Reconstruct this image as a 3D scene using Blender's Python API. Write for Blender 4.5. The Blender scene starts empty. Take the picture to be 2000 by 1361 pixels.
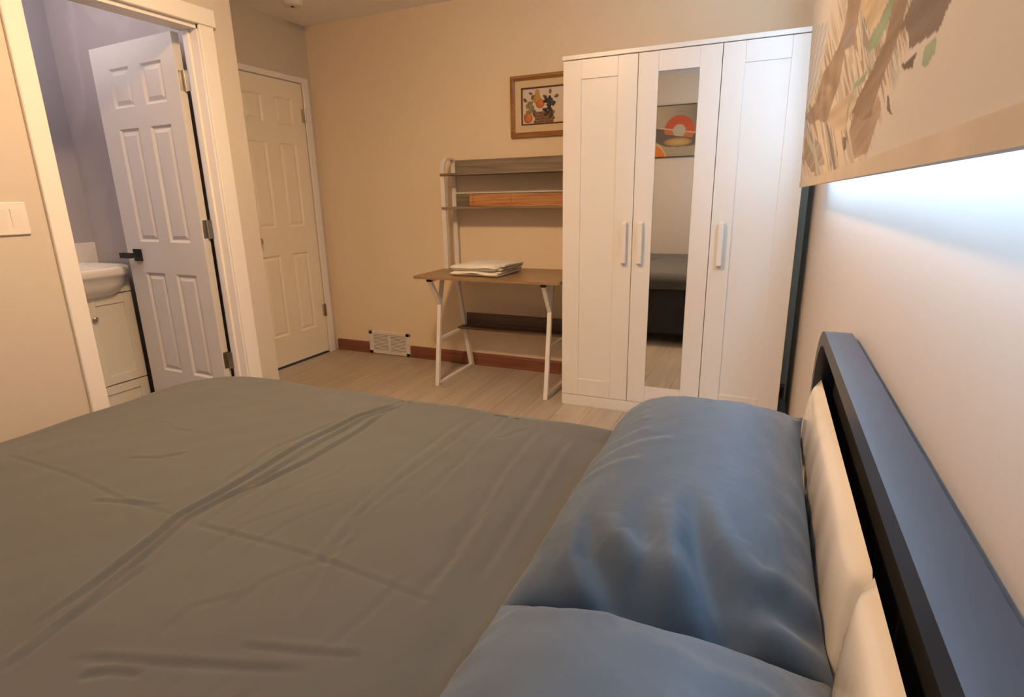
import bpy, bmesh, math, random
import numpy as np
from mathutils import Vector, Matrix

random.seed(7)
rng = np.random.default_rng(7)
scene = bpy.context.scene
COL = scene.collection

# ------------------------------------------------------------------ camera
CAM_POS = (-0.19, -3.58, 1.212)
YAW, PITCH, ROLL, FOCAL_PX = -0.4215, -0.2645, -0.0195, 1100.0
fw = Vector((math.sin(YAW) * math.cos(PITCH), math.cos(YAW) * math.cos(PITCH), math.sin(PITCH)))
rt = Vector((math.cos(YAW), -math.sin(YAW), 0.0))
up = rt.cross(fw)
rt, up = math.cos(ROLL) * rt + math.sin(ROLL) * up, -math.sin(ROLL) * rt + math.cos(ROLL) * up
cam_data = bpy.data.cameras.new('camera')
cam = bpy.data.objects.new('camera', cam_data)
COL.objects.link(cam)
M = Matrix.Identity(4)
for i in range(3):
    M[i][0], M[i][1], M[i][2], M[i][3] = rt[i], up[i], -fw[i], CAM_POS[i]
cam.matrix_world = M
cam_data.sensor_fit = 'HORIZONTAL'
cam_data.sensor_width = 36.0
cam_data.lens = FOCAL_PX / 2000.0 * 36.0
cam_data.clip_start = 0.01
scene.camera = cam

# ------------------------------------------------------------------ light
world = bpy.data.worlds.new('daylight')
scene.world = world
world.use_nodes = True
bg = world.node_tree.nodes['Background']
bg.inputs[0].default_value = (0.70, 0.83, 1.0, 1.0)
bg.inputs[1].default_value = 1.0


def area_light(name, loc, direction, sx, sy, energy, color, shape='RECTANGLE'):
    ld = bpy.data.lights.new(name, 'AREA')
    ld.shape = shape
    ld.size = sx
    ld.size_y = sy
    ld.energy = energy
    ld.color = color
    lo = bpy.data.objects.new(name, ld)
    COL.objects.link(lo)
    lo.location = loc
    lo.rotation_euler = Vector(direction).to_track_quat('-Z', 'Y').to_euler()
    return lo


WINDOW_Y0, WINDOW_Y1, WINDOW_Z0, WINDOW_Z1 = -3.485, -1.19, 1.33, 2.15
area_light('window_daylight', (0.17, (WINDOW_Y0 + WINDOW_Y1) / 2, (WINDOW_Z0 + WINDOW_Z1) / 2), (-1, 0, 0),
           WINDOW_Y1 - WINDOW_Y0, WINDOW_Z1 - WINDOW_Z0, 250.0, (0.44, 0.70, 1.0))
LAMP = (-1.46, -2.28, 2.43)
area_light('bathroom_fill', (-3.3, -2.55, 1.98), (-0.15, 0.25, 1.0), 0.4, 0.3, 15.0, (1.0, 0.88, 0.92))  # added upward fill light

scene.view_settings.view_transform = 'Standard'
scene.view_settings.look = 'None'
scene.view_settings.gamma = 1.0
scene.view_settings.use_curve_mapping = False
scene.view_settings.exposure = -0.12


# ------------------------------------------------------------------ materials
def mat(name, col, rough=0.5, metal=0.0, coat=0.0, spec=0.5, noise=None, bump=None, sheen=0.0, vary=0.0):
    """noise=(scale, amount, stretch xyz) modulates the colour; bump=(scale, strength, stretch)."""
    m = bpy.data.materials.new(name)
    m.use_nodes = True
    nt = m.node_tree
    b = nt.nodes['Principled BSDF']
    b.inputs['Base Color'].default_value = (*col, 1)
    b.inputs['Roughness'].default_value = rough
    b.inputs['Metallic'].default_value = metal
    b.inputs['Coat Weight'].default_value = coat
    b.inputs['Coat Roughness'].default_value = 0.15
    b.inputs['Specular IOR Level'].default_value = spec
    b.inputs['Sheen Weight'].default_value = sheen
    tc = nt.nodes.new('ShaderNodeTexCoord')
    if noise or vary:
        sc, am, st = noise if noise else (1.0, 0.0, (1, 1, 1))
        mp = nt.nodes.new('ShaderNodeMapping')
        mp.inputs['Scale'].default_value = st
        nt.links.new(tc.outputs['Object'], mp.inputs['Vector'])
        nz = nt.nodes.new('ShaderNodeTexNoise')
        nz.inputs['Scale'].default_value = sc
        nz.inputs['Detail'].default_value = 6
        nt.links.new(mp.outputs[0], nz.inputs['Vector'])
        mr = nt.nodes.new('ShaderNodeMapRange')
        mr.inputs['From Min'].default_value = 0.3
        mr.inputs['From Max'].default_value = 0.7
        mr.inputs['To Min'].default_value = 1 - am
        mr.inputs['To Max'].default_value = 1 + am
        nt.links.new(nz.outputs['Fac'], mr.inputs['Value'])
        fac = mr.outputs[0]
        if vary:
            oi = nt.nodes.new('ShaderNodeObjectInfo')
            if noise:
                off = nt.nodes.new('ShaderNodeVectorMath')
                off.operation = 'MULTIPLY'
                off.inputs[1].default_value = (7, 13, 5)
                nt.links.new(oi.outputs['Random'], off.inputs[0])
                nt.links.new(off.outputs[0], mp.inputs['Location'])
            vr = nt.nodes.new('ShaderNodeMapRange')
            vr.inputs['To Min'].default_value = 1 - vary
            vr.inputs['To Max'].default_value = 1 + vary
            nt.links.new(oi.outputs['Random'], vr.inputs['Value'])
            mu = nt.nodes.new('ShaderNodeMath')
            mu.operation = 'MULTIPLY'
            nt.links.new(fac, mu.inputs[0])
            nt.links.new(vr.outputs[0], mu.inputs[1])
            fac = mu.outputs[0]
        vm = nt.nodes.new('ShaderNodeVectorMath')
        vm.operation = 'SCALE'
        vm.inputs[0].default_value = col
        nt.links.new(fac, vm.inputs['Scale'])
        nt.links.new(vm.outputs[0], b.inputs['Base Color'])
    if bump:
        sc, strength, st = bump
        mp2 = nt.nodes.new('ShaderNodeMapping')
        mp2.inputs['Scale'].default_value = st
        nt.links.new(tc.outputs['Object'], mp2.inputs['Vector'])
        n2 = nt.nodes.new('ShaderNodeTexNoise')
        n2.inputs['Scale'].default_value = sc
        n2.inputs['Detail'].default_value = 4
        nt.links.new(mp2.outputs[0], n2.inputs['Vector'])
        bp = nt.nodes.new('ShaderNodeBump')
        bp.inputs['Strength'].default_value = strength
        bp.inputs['Distance'].default_value = 0.004
        nt.links.new(n2.outputs['Fac'], bp.inputs['Height'])
        nt.links.new(bp.outputs[0], b.inputs['Normal'])
    return m


def wood(name, dark, light, axis='X', rough=0.45, scale=1.0, vary=0.0):
    """long-grained wood: stretched noise through a colour ramp."""
    m = bpy.data.materials.new(name)
    m.use_nodes = True
    nt = m.node_tree
    b = nt.nodes['Principled BSDF']
    b.inputs['Roughness'].default_value = rough
    tc = nt.nodes.new('ShaderNodeTexCoord')
    mp = nt.nodes.new('ShaderNodeMapping')
    s = {'X': (0.9, 14, 14), 'Y': (14, 0.9, 14), 'Z': (14, 14, 0.9)}[axis]
    mp.inputs['Scale'].default_value = [v * scale for v in s]
    nt.links.new(tc.outputs['Object'], mp.inputs['Vector'])
    nz = nt.nodes.new('ShaderNodeTexNoise')
    nz.inputs['Scale'].default_value = 3.0
    nz.inputs['Detail'].default_value = 8
    nz.inputs['Distortion'].default_value = 0.6
    nt.links.new(mp.outputs[0], nz.inputs['Vector'])
    cr = nt.nodes.new('ShaderNodeValToRGB')
    cr.color_ramp.elements[0].position = 0.33
    cr.color_ramp.elements[0].color = (*dark, 1)
    cr.color_ramp.elements[1].position = 0.67
    cr.color_ramp.elements[1].color = (*light, 1)
    nt.links.new(nz.outputs['Fac'], cr.inputs[0])
    out = cr.outputs[0]
    if vary:
        oi = nt.nodes.new('ShaderNodeObjectInfo')
        off = nt.nodes.new('ShaderNodeVectorMath')
        off.operation = 'MULTIPLY'
        off.inputs[1].default_value = (37, 23, 11)
        nt.links.new(oi.outputs['Random'], off.inputs[0])
        nt.links.new(off.outputs[0], mp.inputs['Location'])
        vr = nt.nodes.new('ShaderNodeMapRange')
        vr.inputs['To Min'].default_value = 1 - vary
        vr.inputs['To Max'].default_value = 1 + vary
        nt.links.new(oi.outputs['Random'], vr.inputs['Value'])
        vm = nt.nodes.new('ShaderNodeVectorMath')
        vm.operation = 'SCALE'
        nt.links.new(out, vm.inputs[0])
        nt.links.new(vr.outputs[0], vm.inputs['Scale'])
        out = vm.outputs[0]
    nt.links.new(out, b.inputs['Base Color'])
    bp = nt.nodes.new('ShaderNodeBump')
    bp.inputs['Strength'].default_value = 0.12
    bp.inputs['Distance'].default_value = 0.002
    nt.links.new(nz.outputs['Fac'], bp.inputs['Height'])
    nt.links.new(bp.outputs[0], b.inputs['Normal'])
    return m


MT = {}
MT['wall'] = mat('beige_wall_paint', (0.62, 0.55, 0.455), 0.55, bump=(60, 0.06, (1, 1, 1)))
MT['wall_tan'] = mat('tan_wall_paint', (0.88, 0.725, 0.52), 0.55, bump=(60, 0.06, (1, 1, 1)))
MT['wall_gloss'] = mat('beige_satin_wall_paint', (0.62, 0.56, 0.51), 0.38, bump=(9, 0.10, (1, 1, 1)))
MT['ceiling'] = mat('ceiling_paint', (0.95, 0.92, 0.90), 0.8)
MT['bath_wall'] = mat('bathroom_grey_paint', (0.42, 0.40, 0.43), 0.5)
MT['bath_floor'] = mat('grey_bathroom_vinyl', (0.30, 0.27, 0.24), 0.45, noise=(6, 0.08, (1, 1, 1)))
MT['trim'] = mat('white_trim_paint', (0.84, 0.80, 0.74), 0.4)
MT['door'] = mat('white_door_paint', (0.70, 0.665, 0.62), 0.42)
MT['door_cream'] = mat('cream_door_paint', (0.88, 0.81, 0.64), 0.45)
MT['wardrobe'] = mat('white_foil', (0.78, 0.745, 0.69), 0.33)
MT['mirror'] = mat('mirror_glass', (0.76, 0.75, 0.71), 0.015, metal=1.0)
MT['steel'] = mat('brushed_steel', (0.50, 0.47, 0.42), 0.32, metal=1.0, bump=(300, 0.1, (1, 1, 0.1)))
MT['black_metal'] = mat('black_metal', (0.022, 0.025, 0.042), 0.36, spec=0.5)
MT['black'] = mat('matt_black', (0.012, 0.012, 0.014), 0.6)
MT['dark_base'] = mat('charcoal_upholstery', (0.020, 0.021, 0.026), 0.8, noise=(40, 0.2, (1, 1, 1)))
MT['cushion'] = mat('cream_patent_leather', (0.76, 0.70, 0.60), 0.14, coat=0.6, bump=(7, 0.25, (1, 3, 1)))
MT['duvet'] = mat('grey_cotton', (0.072, 0.074, 0.070), 0.85, sheen=0.15, noise=(3, 0.05, (1, 1, 1)),
                  bump=(22, 0.22, (1, 0.6, 1)))
MT['pillow'] = mat('grey_cotton_cool_lit', (0.051, 0.072, 0.096), 0.8, sheen=0.2, noise=(4, 0.05, (1, 1, 1)),
                   bump=(18, 0.3, (1, 1.6, 1)))  # blue cast is cool window light put into the cotton colour
MT['mattress'] = mat('mattress_ticking', (0.6, 0.58, 0.55), 0.9, noise=(30, 0.05, (1, 1, 1)))
MT['white_metal'] = mat('white_enamel', (0.80, 0.76, 0.70), 0.35)
MT['desk_top'] = wood('oak_desk_top', (0.24, 0.14, 0.062), (0.37, 0.235, 0.112), 'X', 0.35)
MT['hutch'] = wood('grey_oak_board', (0.18, 0.135, 0.095), (0.31, 0.245, 0.175), 'X', 0.5)
MT['walnut'] = wood('dark_walnut_board', (0.085, 0.052, 0.035), (0.15, 0.098, 0.066), 'X', 0.45)
MT['orange_oak'] = wood('orange_oak', (0.30, 0.115, 0.035), (0.58, 0.29, 0.105), 'X', 0.4, 1.6)
MT['baseboard'] = wood('red_brown_baseboard', (0.17, 0.055, 0.030), (0.27, 0.10, 0.055), 'X', 0.35)
MT['plank'] = wood('grey_oak_plank', (0.39, 0.32, 0.245), (0.49, 0.41, 0.32), 'Y', 0.34, 0.5, 0.05)
MT['subfloor'] = mat('subfloor', (0.10, 0.085, 0.07), 0.9)
MT['towel'] = mat('cream_terry', (0.80, 0.74, 0.64), 0.95, sheen=0.3, bump=(160, 0.5, (1, 1, 1)))
MT['towel_stripe'] = mat('towel_stripe', (0.42, 0.34, 0.27), 0.95)
MT['frame_wood'] = wood('honey_frame_wood', (0.26, 0.115, 0.035), (0.44, 0.225, 0.075), 'X', 0.35)
MT['mat_board'] = mat('cream_mat_board', (0.72, 0.57, 0.36), 0.8, noise=(200, 0.03, (1, 1, 1)))
MT['mat_edge'] = mat('brown_mat_edge', (0.15, 0.060, 0.040), 0.6)
MT['paper'] = mat('picture_paper', (0.74, 0.64, 0.54), 0.7)
MT['orange_fruit'] = mat('orange_fruit', (0.55, 0.17, 0.035), 0.45, noise=(25, 0.25, (1, 1, 1)))
MT['pear'] = mat('pear_yellow', (0.52, 0.30, 0.055), 0.45, noise=(25, 0.2, (1, 1, 1)))
MT['grape'] = mat('dark_grape', (0.055, 0.040, 0.050), 0.2)
MT['grape_pale'] = mat('pale_grape', (0.30, 0.26, 0.12), 0.3)
MT['leaf'] = mat('brown_green_leaf', (0.14, 0.10, 0.040), 0.6, noise=(30, 0.4, (1, 1, 1)))
MT['basket'] = mat('basket_weave', (0.24, 0.115, 0.055), 0.6, noise=(90, 0.5, (1, 1, 1)))
MT['plastic'] = mat('white_plastic', (0.80, 0.74, 0.67), 0.4)
MT['ceramic'] = mat('white_ceramic', (0.78, 0.74, 0.68), 0.12, coat=0.4)
MT['vanity'] = mat('cream_cabinet', (0.74, 0.69, 0.58), 0.45)
MT['glow'] = mat('lit_lamp_glass', (0.9, 0.85, 0.75), 0.4)
_b = MT['glow'].node_tree.nodes['Principled BSDF']
_b.inputs['Emission Color'].default_value = (1.0, 0.63, 0.32, 1)
_b.inputs['Emission Strength'].default_value = 222.0
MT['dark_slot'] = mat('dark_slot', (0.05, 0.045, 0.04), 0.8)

# marble-look bathroom panel with soft veins
m = mat('marble_panel', (0.40, 0.37, 0.37), 0.25)
nt = m.node_tree
tc = nt.nodes.new('ShaderNodeTexCoord')
wv = nt.nodes.new('ShaderNodeTexNoise')
wv.inputs['Scale'].default_value = 0.8
wv.inputs['Detail'].default_value = 3
wv.inputs['Distortion'].default_value = 0.4
nt.links.new(tc.outputs['Object'], wv.inputs['Vector'])
cr = nt.nodes.new('ShaderNodeValToRGB')
for i, (p, c) in enumerate([(0.46, (0.43, 0.39, 0.38)), (0.495, (0.47, 0.43, 0.42)), (0.53, (0.42, 0.38, 0.375))]):
    e = cr.color_ramp.elements[i] if i < 2 else cr.color_ramp.elements.new(p)
    e.position = p
    e.color = (*c, 1)
nt.links.new(wv.outputs['Fac'], cr.inputs[0])
nt.links.new(cr.outputs[0], nt.nodes['Principled BSDF'].inputs['Base Color'])
MT['marble'] = m

# window pane that lets light straight through with a faint gloss
m = bpy.data.materials.new('window_glass')
m.use_nodes = True
nt = m.node_tree
nt.nodes.remove(nt.nodes['Principled BSDF'])
tr = nt.nodes.new('ShaderNodeBsdfTransparent')
gl = nt.nodes.new('ShaderNodeBsdfGlossy')
gl.inputs['Roughness'].default_value = 0.02
mx = nt.nodes.new('ShaderNodeMixShader')
mx.inputs[0].default_value = 0.06
nt.links.new(tr.outputs[0], mx.inputs[1])
nt.links.new(gl.outputs[0], mx.inputs[2])
nt.links.new(mx.outputs[0], nt.nodes['Material Output'].inputs['Surface'])
MT['glass'] = m


def attr_mat(name, rough=0.7):
    """flat print: colours stored on the mesh."""
    m = bpy.data.materials.new(name)
    m.use_nodes = True
    a = m.node_tree.nodes.new('ShaderNodeAttribute')
    a.attribute_name = 'ink'
    b = m.node_tree.nodes['Principled BSDF']
    b.inputs['Roughness'].default_value = rough
    m.node_tree.links.new(a.outputs['Color'], b.inputs['Base Color'])
    return m


MT['print'] = attr_mat('printed_fabric', 0.75)
MT['art'] = attr_mat('printed_art', 0.55)

# ------------------------------------------------------------------ build helpers
ORG = {}


def origin(o):
    return ORG.get(o.name, Vector((0, 0, 0)))


def tag(o, label, cat, group=None, kind=None):
    o['label'] = label
    o['category'] = cat
    if group:
        o['group'] = group
    if kind:
        o['kind'] = kind
    return o


def thing(name, loc, label, cat, group=None, kind=None):
    o = bpy.data.objects.new(name, None)
    o.empty_display_size = 0.1
    COL.objects.link(o)
    o.location = loc
    ORG[o.name] = Vector(loc)
    return tag(o, label, cat, group, kind)


def obj(name, bm, material, parent=None, smooth=False, label=None):
    """bm is in world coordinates; links it as ONE mesh object."""
    if bm.verts:
        if parent is None:
            xs = [v.co for v in bm.verts]
            o0 = Vector(((min(v.x for v in xs) + max(v.x for v in xs)) / 2,
                         (min(v.y for v in xs) + max(v.y for v in xs)) / 2, min(v.z for v in xs)))
        else:
            o0 = origin(parent)
        for v in bm.verts:
            v.co -= o0
    else:
        o0 = Vector((0, 0, 0))
    bmesh.ops.recalc_face_normals(bm, faces=bm.faces[:])
    me = bpy.data.meshes.new(name)
    bm.to_mesh(me)
    bm.free()
    me.materials.append(MT[material])
    if smooth:
        for p in me.polygons:
            p.use_smooth = True
        if smooth != 'all':
            me.set_sharp_from_angle(angle=math.radians(smooth if smooth is not True else 40))
    o = bpy.data.objects.new(name, me)
    COL.objects.link(o)
    if parent is None:
        o.location = o0
    else:
        o.parent = parent
    ORG[o.name] = o0
    if label:
        o['label'] = label
    return o


def box(bm, x0, x1, y0, y1, z0, z1, bev=0.0, seg=1):
    t = bmesh.new()
    bmesh.ops.create_cube(t, size=1.0)
    for v in t.verts:
        v.co = Vector(((x0 + x1) / 2 + v.co.x * abs(x1 - x0), (y0 + y1) / 2 + v.co.y * abs(y1 - y0),
                       (z0 + z1) / 2 + v.co.z * abs(z1 - z0)))
    if bev > 0:
        bmesh.ops.bevel(t, geom=t.edges[:], offset=bev, segments=seg, affect='EDGES', profile=0.5)
    merge(bm, t)
    return bm


def merge(bm, t):
    me = bpy.data.meshes.new('tmp')
    t.to_mesh(me)
    t.free()
    bm.from_mesh(me)
    bpy.data.meshes.remove(me)


def B(*a, **k):
    return box(bmesh.new(), *a, **k)


def prism(bm, pts, axis, a, b):
    """extrude a closed 2D outline along axis (0: pts are y,z; 1: x,z; 2: x,y)."""
    def P(p, t):
        return {0: (t, p[0], p[1]), 1: (p[0], t, p[1]), 2: (p[0], p[1], t)}[axis]
    n = len(pts)
    va = [bm.verts.new(P(p, a)) for p in pts]
    vb = [bm.verts.new(P(p, b)) for p in pts]
    bm.faces.new(va)
    bm.faces.new(vb[::-1])
    for i in range(n):
        j = (i + 1) % n
        bm.faces.new((va[i], va[j], vb[j], vb[i]))
    return bm


def ringprism(bm, outer, inner, axis, a, b):
    """band between two outlines with equal point counts (open loop of quads)."""
    def P(p, t):
        return {0: (t, p[0], p[1]), 1: (p[0], t, p[1]), 2: (p[0], p[1], t)}[axis]
    n = len(outer)
    oa = [bm.verts.new(P(p, a)) for p in outer]
    ob = [bm.verts.new(P(p, b)) for p in outer]
    ia = [bm.verts.new(P(p, a)) for p in inner]
    ib = [bm.verts.new(P(p, b)) for p in inner]
    for i in range(n - 1):
        j = i + 1
        bm.faces.new((oa[i], oa[j], ia[j], ia[i]))
        bm.faces.new((ob[i], ib[i], ib[j], ob[j]))
        bm.faces.new((oa[i], ob[i], ob[j], oa[j]))
        bm.faces.new((ia[i], ia[j], ib[j], ib[i]))
    bm.faces.new((oa[0], ia[0], ib[0], ob[0]))
    bm.faces.new((oa[-1], ob[-1], ib[-1], ia[-1]))
    return bm


def bar(bm, a, b, w, d, side=(1, 0, 0), bev=0.002):
    """square tube from a to b; w is measured along 'side', d across it."""
    a, b = Vector(a), Vector(b)
    z = (b - a).normalized()
    s = Vector(side)
    s = (s - z * s.dot(z)).normalized()
    t = z.cross(s)
    tb = bmesh.new()
    bmesh.ops.create_cube(tb, size=1.0)
    L = (b - a).length
    mid = (a + b) / 2
    for v in tb.verts:
        v.co = mid + s * v.co.x * w + t * v.co.y * d + z * v.co.z * L
    if bev:
        bmesh.ops.bevel(tb, geom=tb.edges[:], offset=bev, segments=1, affect='EDGES')
    merge(bm, tb)
    return bm


def sweep(bm, pts, w, d, side=(1, 0, 0)):
    """rectangular tube along a polyline lying in a plane perpendicular to 'side'."""
    s = Vector(side)
    pts = [Vector(p) for p in pts]
    rings = []
    for i, p in enumerate(pts):
        if i == 0:
            t = (pts[1] - p).normalized()
        elif i == len(pts) - 1:
            t = (p - pts[i - 1]).normalized()
        else:
            t = ((pts[i + 1] - p).normalized() + (p - pts[i - 1]).normalized()).normalized()
        n = t.cross(s).normalized()
        k = 1.0
        if 0 < i < len(pts) - 1:
            k = 1.0 / max(0.4, (p - pts[i - 1]).normalized().dot(t))
        rings.append([bm.verts.new(p + s * (w / 2) * a + n * (d / 2) * b * k)
                      for a, b in ((1, 1), (1, -1), (-1, -1), (-1, 1))])
    for r0, r1 in zip(rings, rings[1:]):
        for i in range(4):
            j = (i + 1) % 4
            bm.faces.new((r0[i], r0[j], r1[j], r1[i]))
    bm.faces.new(rings[0])
    bm.faces.new(rings[-1][::-1])
    return bm


def lathe(bm, prof, c, axis='Z', n=32):
    """prof: list of (radius, height) along axis from centre c."""
    rings = []
    for r, h in prof:
        ring = []
        for i in range(n):
            a = 2 * math.pi * i / n
            u, v = r * math.cos(a), r * math.sin(a)
            p = {'Z': (u, v, h), 'Y': (u, h, v), 'X': (h, u, v)}[axis]
            ring.append(bm.verts.new((c[0] + p[0], c[1] + p[1], c[2] + p[2])))
        rings.append(ring)
    for r0, r1 in zip(rings, rings[1:]):
        for i in range(n):
            j = (i + 1) % n
            bm.faces.new((r0[i], r0[j], r1[j], r1[i]))
    bm.faces.new(rings[0])
    bm.faces.new(rings[-1][::-1])
    return bm


def ell(bm, c, r, n=16, m=10):
    t = bmesh.new()
    bmesh.ops.create_uvsphere(t, u_segments=n, v_segments=m, radius=1.0)
    for v in t.verts:
        v.co = Vector((c[0] + v.co.x * r[0], c[1] + v.co.y * r[1], c[2] + v.co.z * r[2]))
    merge(bm, t)
    return bm


def grid_object(name, P, faces, material, parent=None, smooth=True, colors=None):
    """P (n,3) world coordinates -> one mesh object, quick numpy path."""
    o0 = origin(parent) if parent is not None else Vector(
        ((P[:, 0].min() + P[:, 0].max()) / 2, (P[:, 1].min() + P[:, 1].max()) / 2, P[:, 2].min()))
    me = bpy.data.meshes.new(name)
    Q = P - np.array(o0)
    me.from_pydata(Q.tolist(), [], faces.tolist())
    me.materials.append(MT[material])
    if smooth:
        me.polygons.foreach_set('use_smooth', np.ones(len(me.polygons), dtype=bool))
    if colors is not None:
        at = me.color_attributes.new('ink', 'FLOAT_COLOR', 'POINT')
        at.data.foreach_set('color', np.c_[colors, np.ones(len(colors))].astype(np.float32).ravel())
    me.update()
    o = bpy.data.objects.new(name, me)
    COL.objects.link(o)
    if parent is None:
        o.location = o0
    else:
        o.parent = parent
    ORG[o.name] = o0
    return o


def grid_faces(nu, nv, off=0, flip=False):
    i = np.arange(nu - 1)[:, None] * nv + np.arange(nv - 1)[None, :] + off
    f = np.stack([i, i + nv, i + nv + 1, i + 1], -1).reshape(-1, 4)
    return f[:, ::-1] if flip else f


def polyline_dist(X, Y, pts):
    """distance of every (X, Y) to a polyline, signed side, and position along it 0..1."""
    best = np.full(X.shape, 1e9)
    sgn = np.zeros(X.shape)
    pos = np.zeros(X.shape)
    seg = [math.dist(a, b) for a, b in zip(pts, pts[1:])]
    tot = sum(seg)
    acc = 0.0
    for (a, b), L in zip(zip(pts, pts[1:]), seg):
        dx, dy = (b[0] - a[0]) / L, (b[1] - a[1]) / L
        t = np.clip((X - a[0]) * dx + (Y - a[1]) * dy, 0, L)
        ex, ey = X - a[0] - t * dx, Y - a[1] - t * dy
        d = np.hypot(ex, ey)
        k = d < best
        best = np.where(k, d, best)
        sgn = np.where(k, np.sign(ex * -dy + ey * dx), sgn)
        pos = np.where(k, (acc + t) / tot, pos)
        acc += L
    return best, sgn, pos


def crease(X, Y, pts, amp, w, valley=1.0, off=1.7):
    """pinched ridge with a valley on one side, fading out at both ends."""
    d, s, p = polyline_dist(X, Y, pts)
    sd = d * s
    fade = np.clip(p / 0.12, 0, 1) * np.clip((1 - p) / 0.12, 0, 1)
    inside = (p > 0) & (p < 1)
    return np.where(inside, fade, 0) * amp * (np.exp(-(sd / w) ** 2) - valley * np.exp(-((sd - off * w) / w) ** 2))


# ================================================================== SETTING
XL, XR2, YN, HC = -2.64, -3.40, -4.20, 2.43          # left wall, recessed left wall, near wall, ceiling height
XB, YB0, YB1 = -3.95, -3.40, -1.42                   # bathroom back wall and its y extent
WT = 0.095                                           # partition thickness
YC = -1.345                                          # outer corner of the bathroom partition

# floor: a slab carrying separate planks
floor = thing('floor', (-1.7, -2.1, 0), 'grey-brown wood plank floor beside the bed and desk', 'floor', kind='structure')
obj('subfloor', B(-3.55, 0.15, YN - 0.1, 0.12, -0.06, -0.0075), 'subfloor', floor)
PW, PL = 0.182, 1.22


def plank_mesh(x0, x1, y0, y1):
    return B(x0, x1, y0, y1, -0.0075, 0.0, bev=0.0012)


full = None
k = 0
x = XR2
while x < 0:
    x1 = min(x + PW, 0.0)
    y = YN - ((k * 0.43) % 1.0) * PL
    while y < 0:
        y0, y1 = max(y, YC if x1 < XL else YN), min(y + PL, 0.0)
        if y1 - y0 > 0.03:
            if full and abs(x1 - x - PW) < 1e-6 and abs(y1 - y0 - PL) < 1e-6:
                p = full.copy()
                COL.objects.link(p)
                p.location = Vector(((x + x1) / 2, (y0 + y1) / 2, -0.0075)) - Vector(floor.location)
            else:
                p = obj('plank', plank_mesh(x + 0.0006, x1 - 0.0006, y0 + 0.0006, y1 - 0.0006), 'plank')
                w0 = p.location.copy()
                p.parent = floor
                p.location = w0 - Vector(floor.location)
                if abs(x1 - x - PW) < 1e-6 and abs(y1 - y0 - PL) < 1e-6:
                    full = p
        y += PL
    x += PW
    k += 1

tag(obj('floor_bathroom', B(-4.10, XL, YB0 - 0.1, YC, -0.06, -0.0015), 'bath_floor'),
    'grey bathroom floor behind the open door', 'floor', kind='structure')
tag(obj('ceiling', B(-4.10, 0.15, YN - 0.1, 0.12, HC, HC + 0.08), 'ceiling'),
    'plain pale ceiling over the bedroom', 'ceiling', kind='structure')
tag(obj('wall_far', B(-3.52, 0.15, 0.0, 0.12, 0, HC), 'wall_tan'),
    'beige wall behind the desk and wardrobe', 'wall', kind='structure')
tag(obj('wall_near', B(-2.76, 0.15, YN - 0.12, YN, 0, HC), 'wall'),
    'beige wall opposite the wardrobe, seen in its mirror', 'wall', kind='structure')
# right wall with the window opening
bm = bmesh.new()
box(bm, 0.0, 0.15, YN, 0.0, 0, WINDOW_Z0)
box(bm, 0.0, 0.15, YN, 0.0, WINDOW_Z1, HC)
box(bm, 0.0, 0.15, YN, WINDOW_Y0, WINDOW_Z0, WINDOW_Z1)
box(bm, 0.0, 0.15, WINDOW_Y1, 0.0, WINDOW_Z0, WINDOW_Z1)
tag(obj('wall_right', bm, 'wall_gloss'), 'pale satin wall behind the headboard', 'wall', kind='structure')
# left wall with the bathroom doorway
DY0, DY1, DZ = -2.262, -1.535, 1.99                   # rough doorway
bm = bmesh.new()
box(bm, XL - WT, XL, YN, DY0, 0, HC)
box(bm, XL - WT, XL, DY1, YC, 0, HC)
box(bm, XL - WT, XL, DY0, DY1, DZ, HC)
tag(obj('wall_left', bm, 'wall'), 'beige wall around the bathroom doorway', 'wall', kind='structure')
# partition between bathroom and the recess
tag(obj('wall_partition', B(-4.10, XL - WT, YB1, YC, 0, HC), 'marble'),
    'veined grey bathroom wall behind the open panelled door', 'wall', kind='structure')
tag(obj('wall_bathroom_back', B(-4.10, XB, YB0, YB1, 0, HC), 'bath_wall'),
    'dark blue-grey bathroom wall above the sink', 'wall', kind='structure')
tag(obj('wall_bathroom_side', B(-4.10, XL - WT, YB0 - 0.1, YB0, 0, HC), 'bath_wall'),
    'grey bathroom wall out of sight beside the doorway', 'wall', kind='structure')
# recessed left wall with the closet door opening
CY0, CY1, CZ = -0.775, -0.095, 2.035
bm = bmesh.new()
box(bm, XR2 - 0.115, XR2, YC, CY0, 0, HC)
box(bm, XR2 - 0.115, XR2, CY1, 0.0, 0, HC)
box(bm, XR2 - 0.115, XR2, CY0, CY1, CZ, HC)
tag(obj('wall_recess', bm, 'wall'), 'beige wall around the closed cream door', 'wall', kind='structure')
# baseboard along the far wall, either side of the floor vent
bt = thing('baseboard_far', (-2.3, 0, 0), 'red-brown wooden baseboard along the far wall', 'baseboard', kind='structure')
for a, b_ in ((XR2 + 0.02, -3.056), (-2.66, -0.01)):
    bm = prism(bmesh.new(), [(0.0, 0), (-0.014, 0), (-0.014, 0.078), (-0.009, 0.090), (0.0, 0.093)], 0, a, b_)
    obj('board', bm, 'baseboard', bt)

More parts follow.
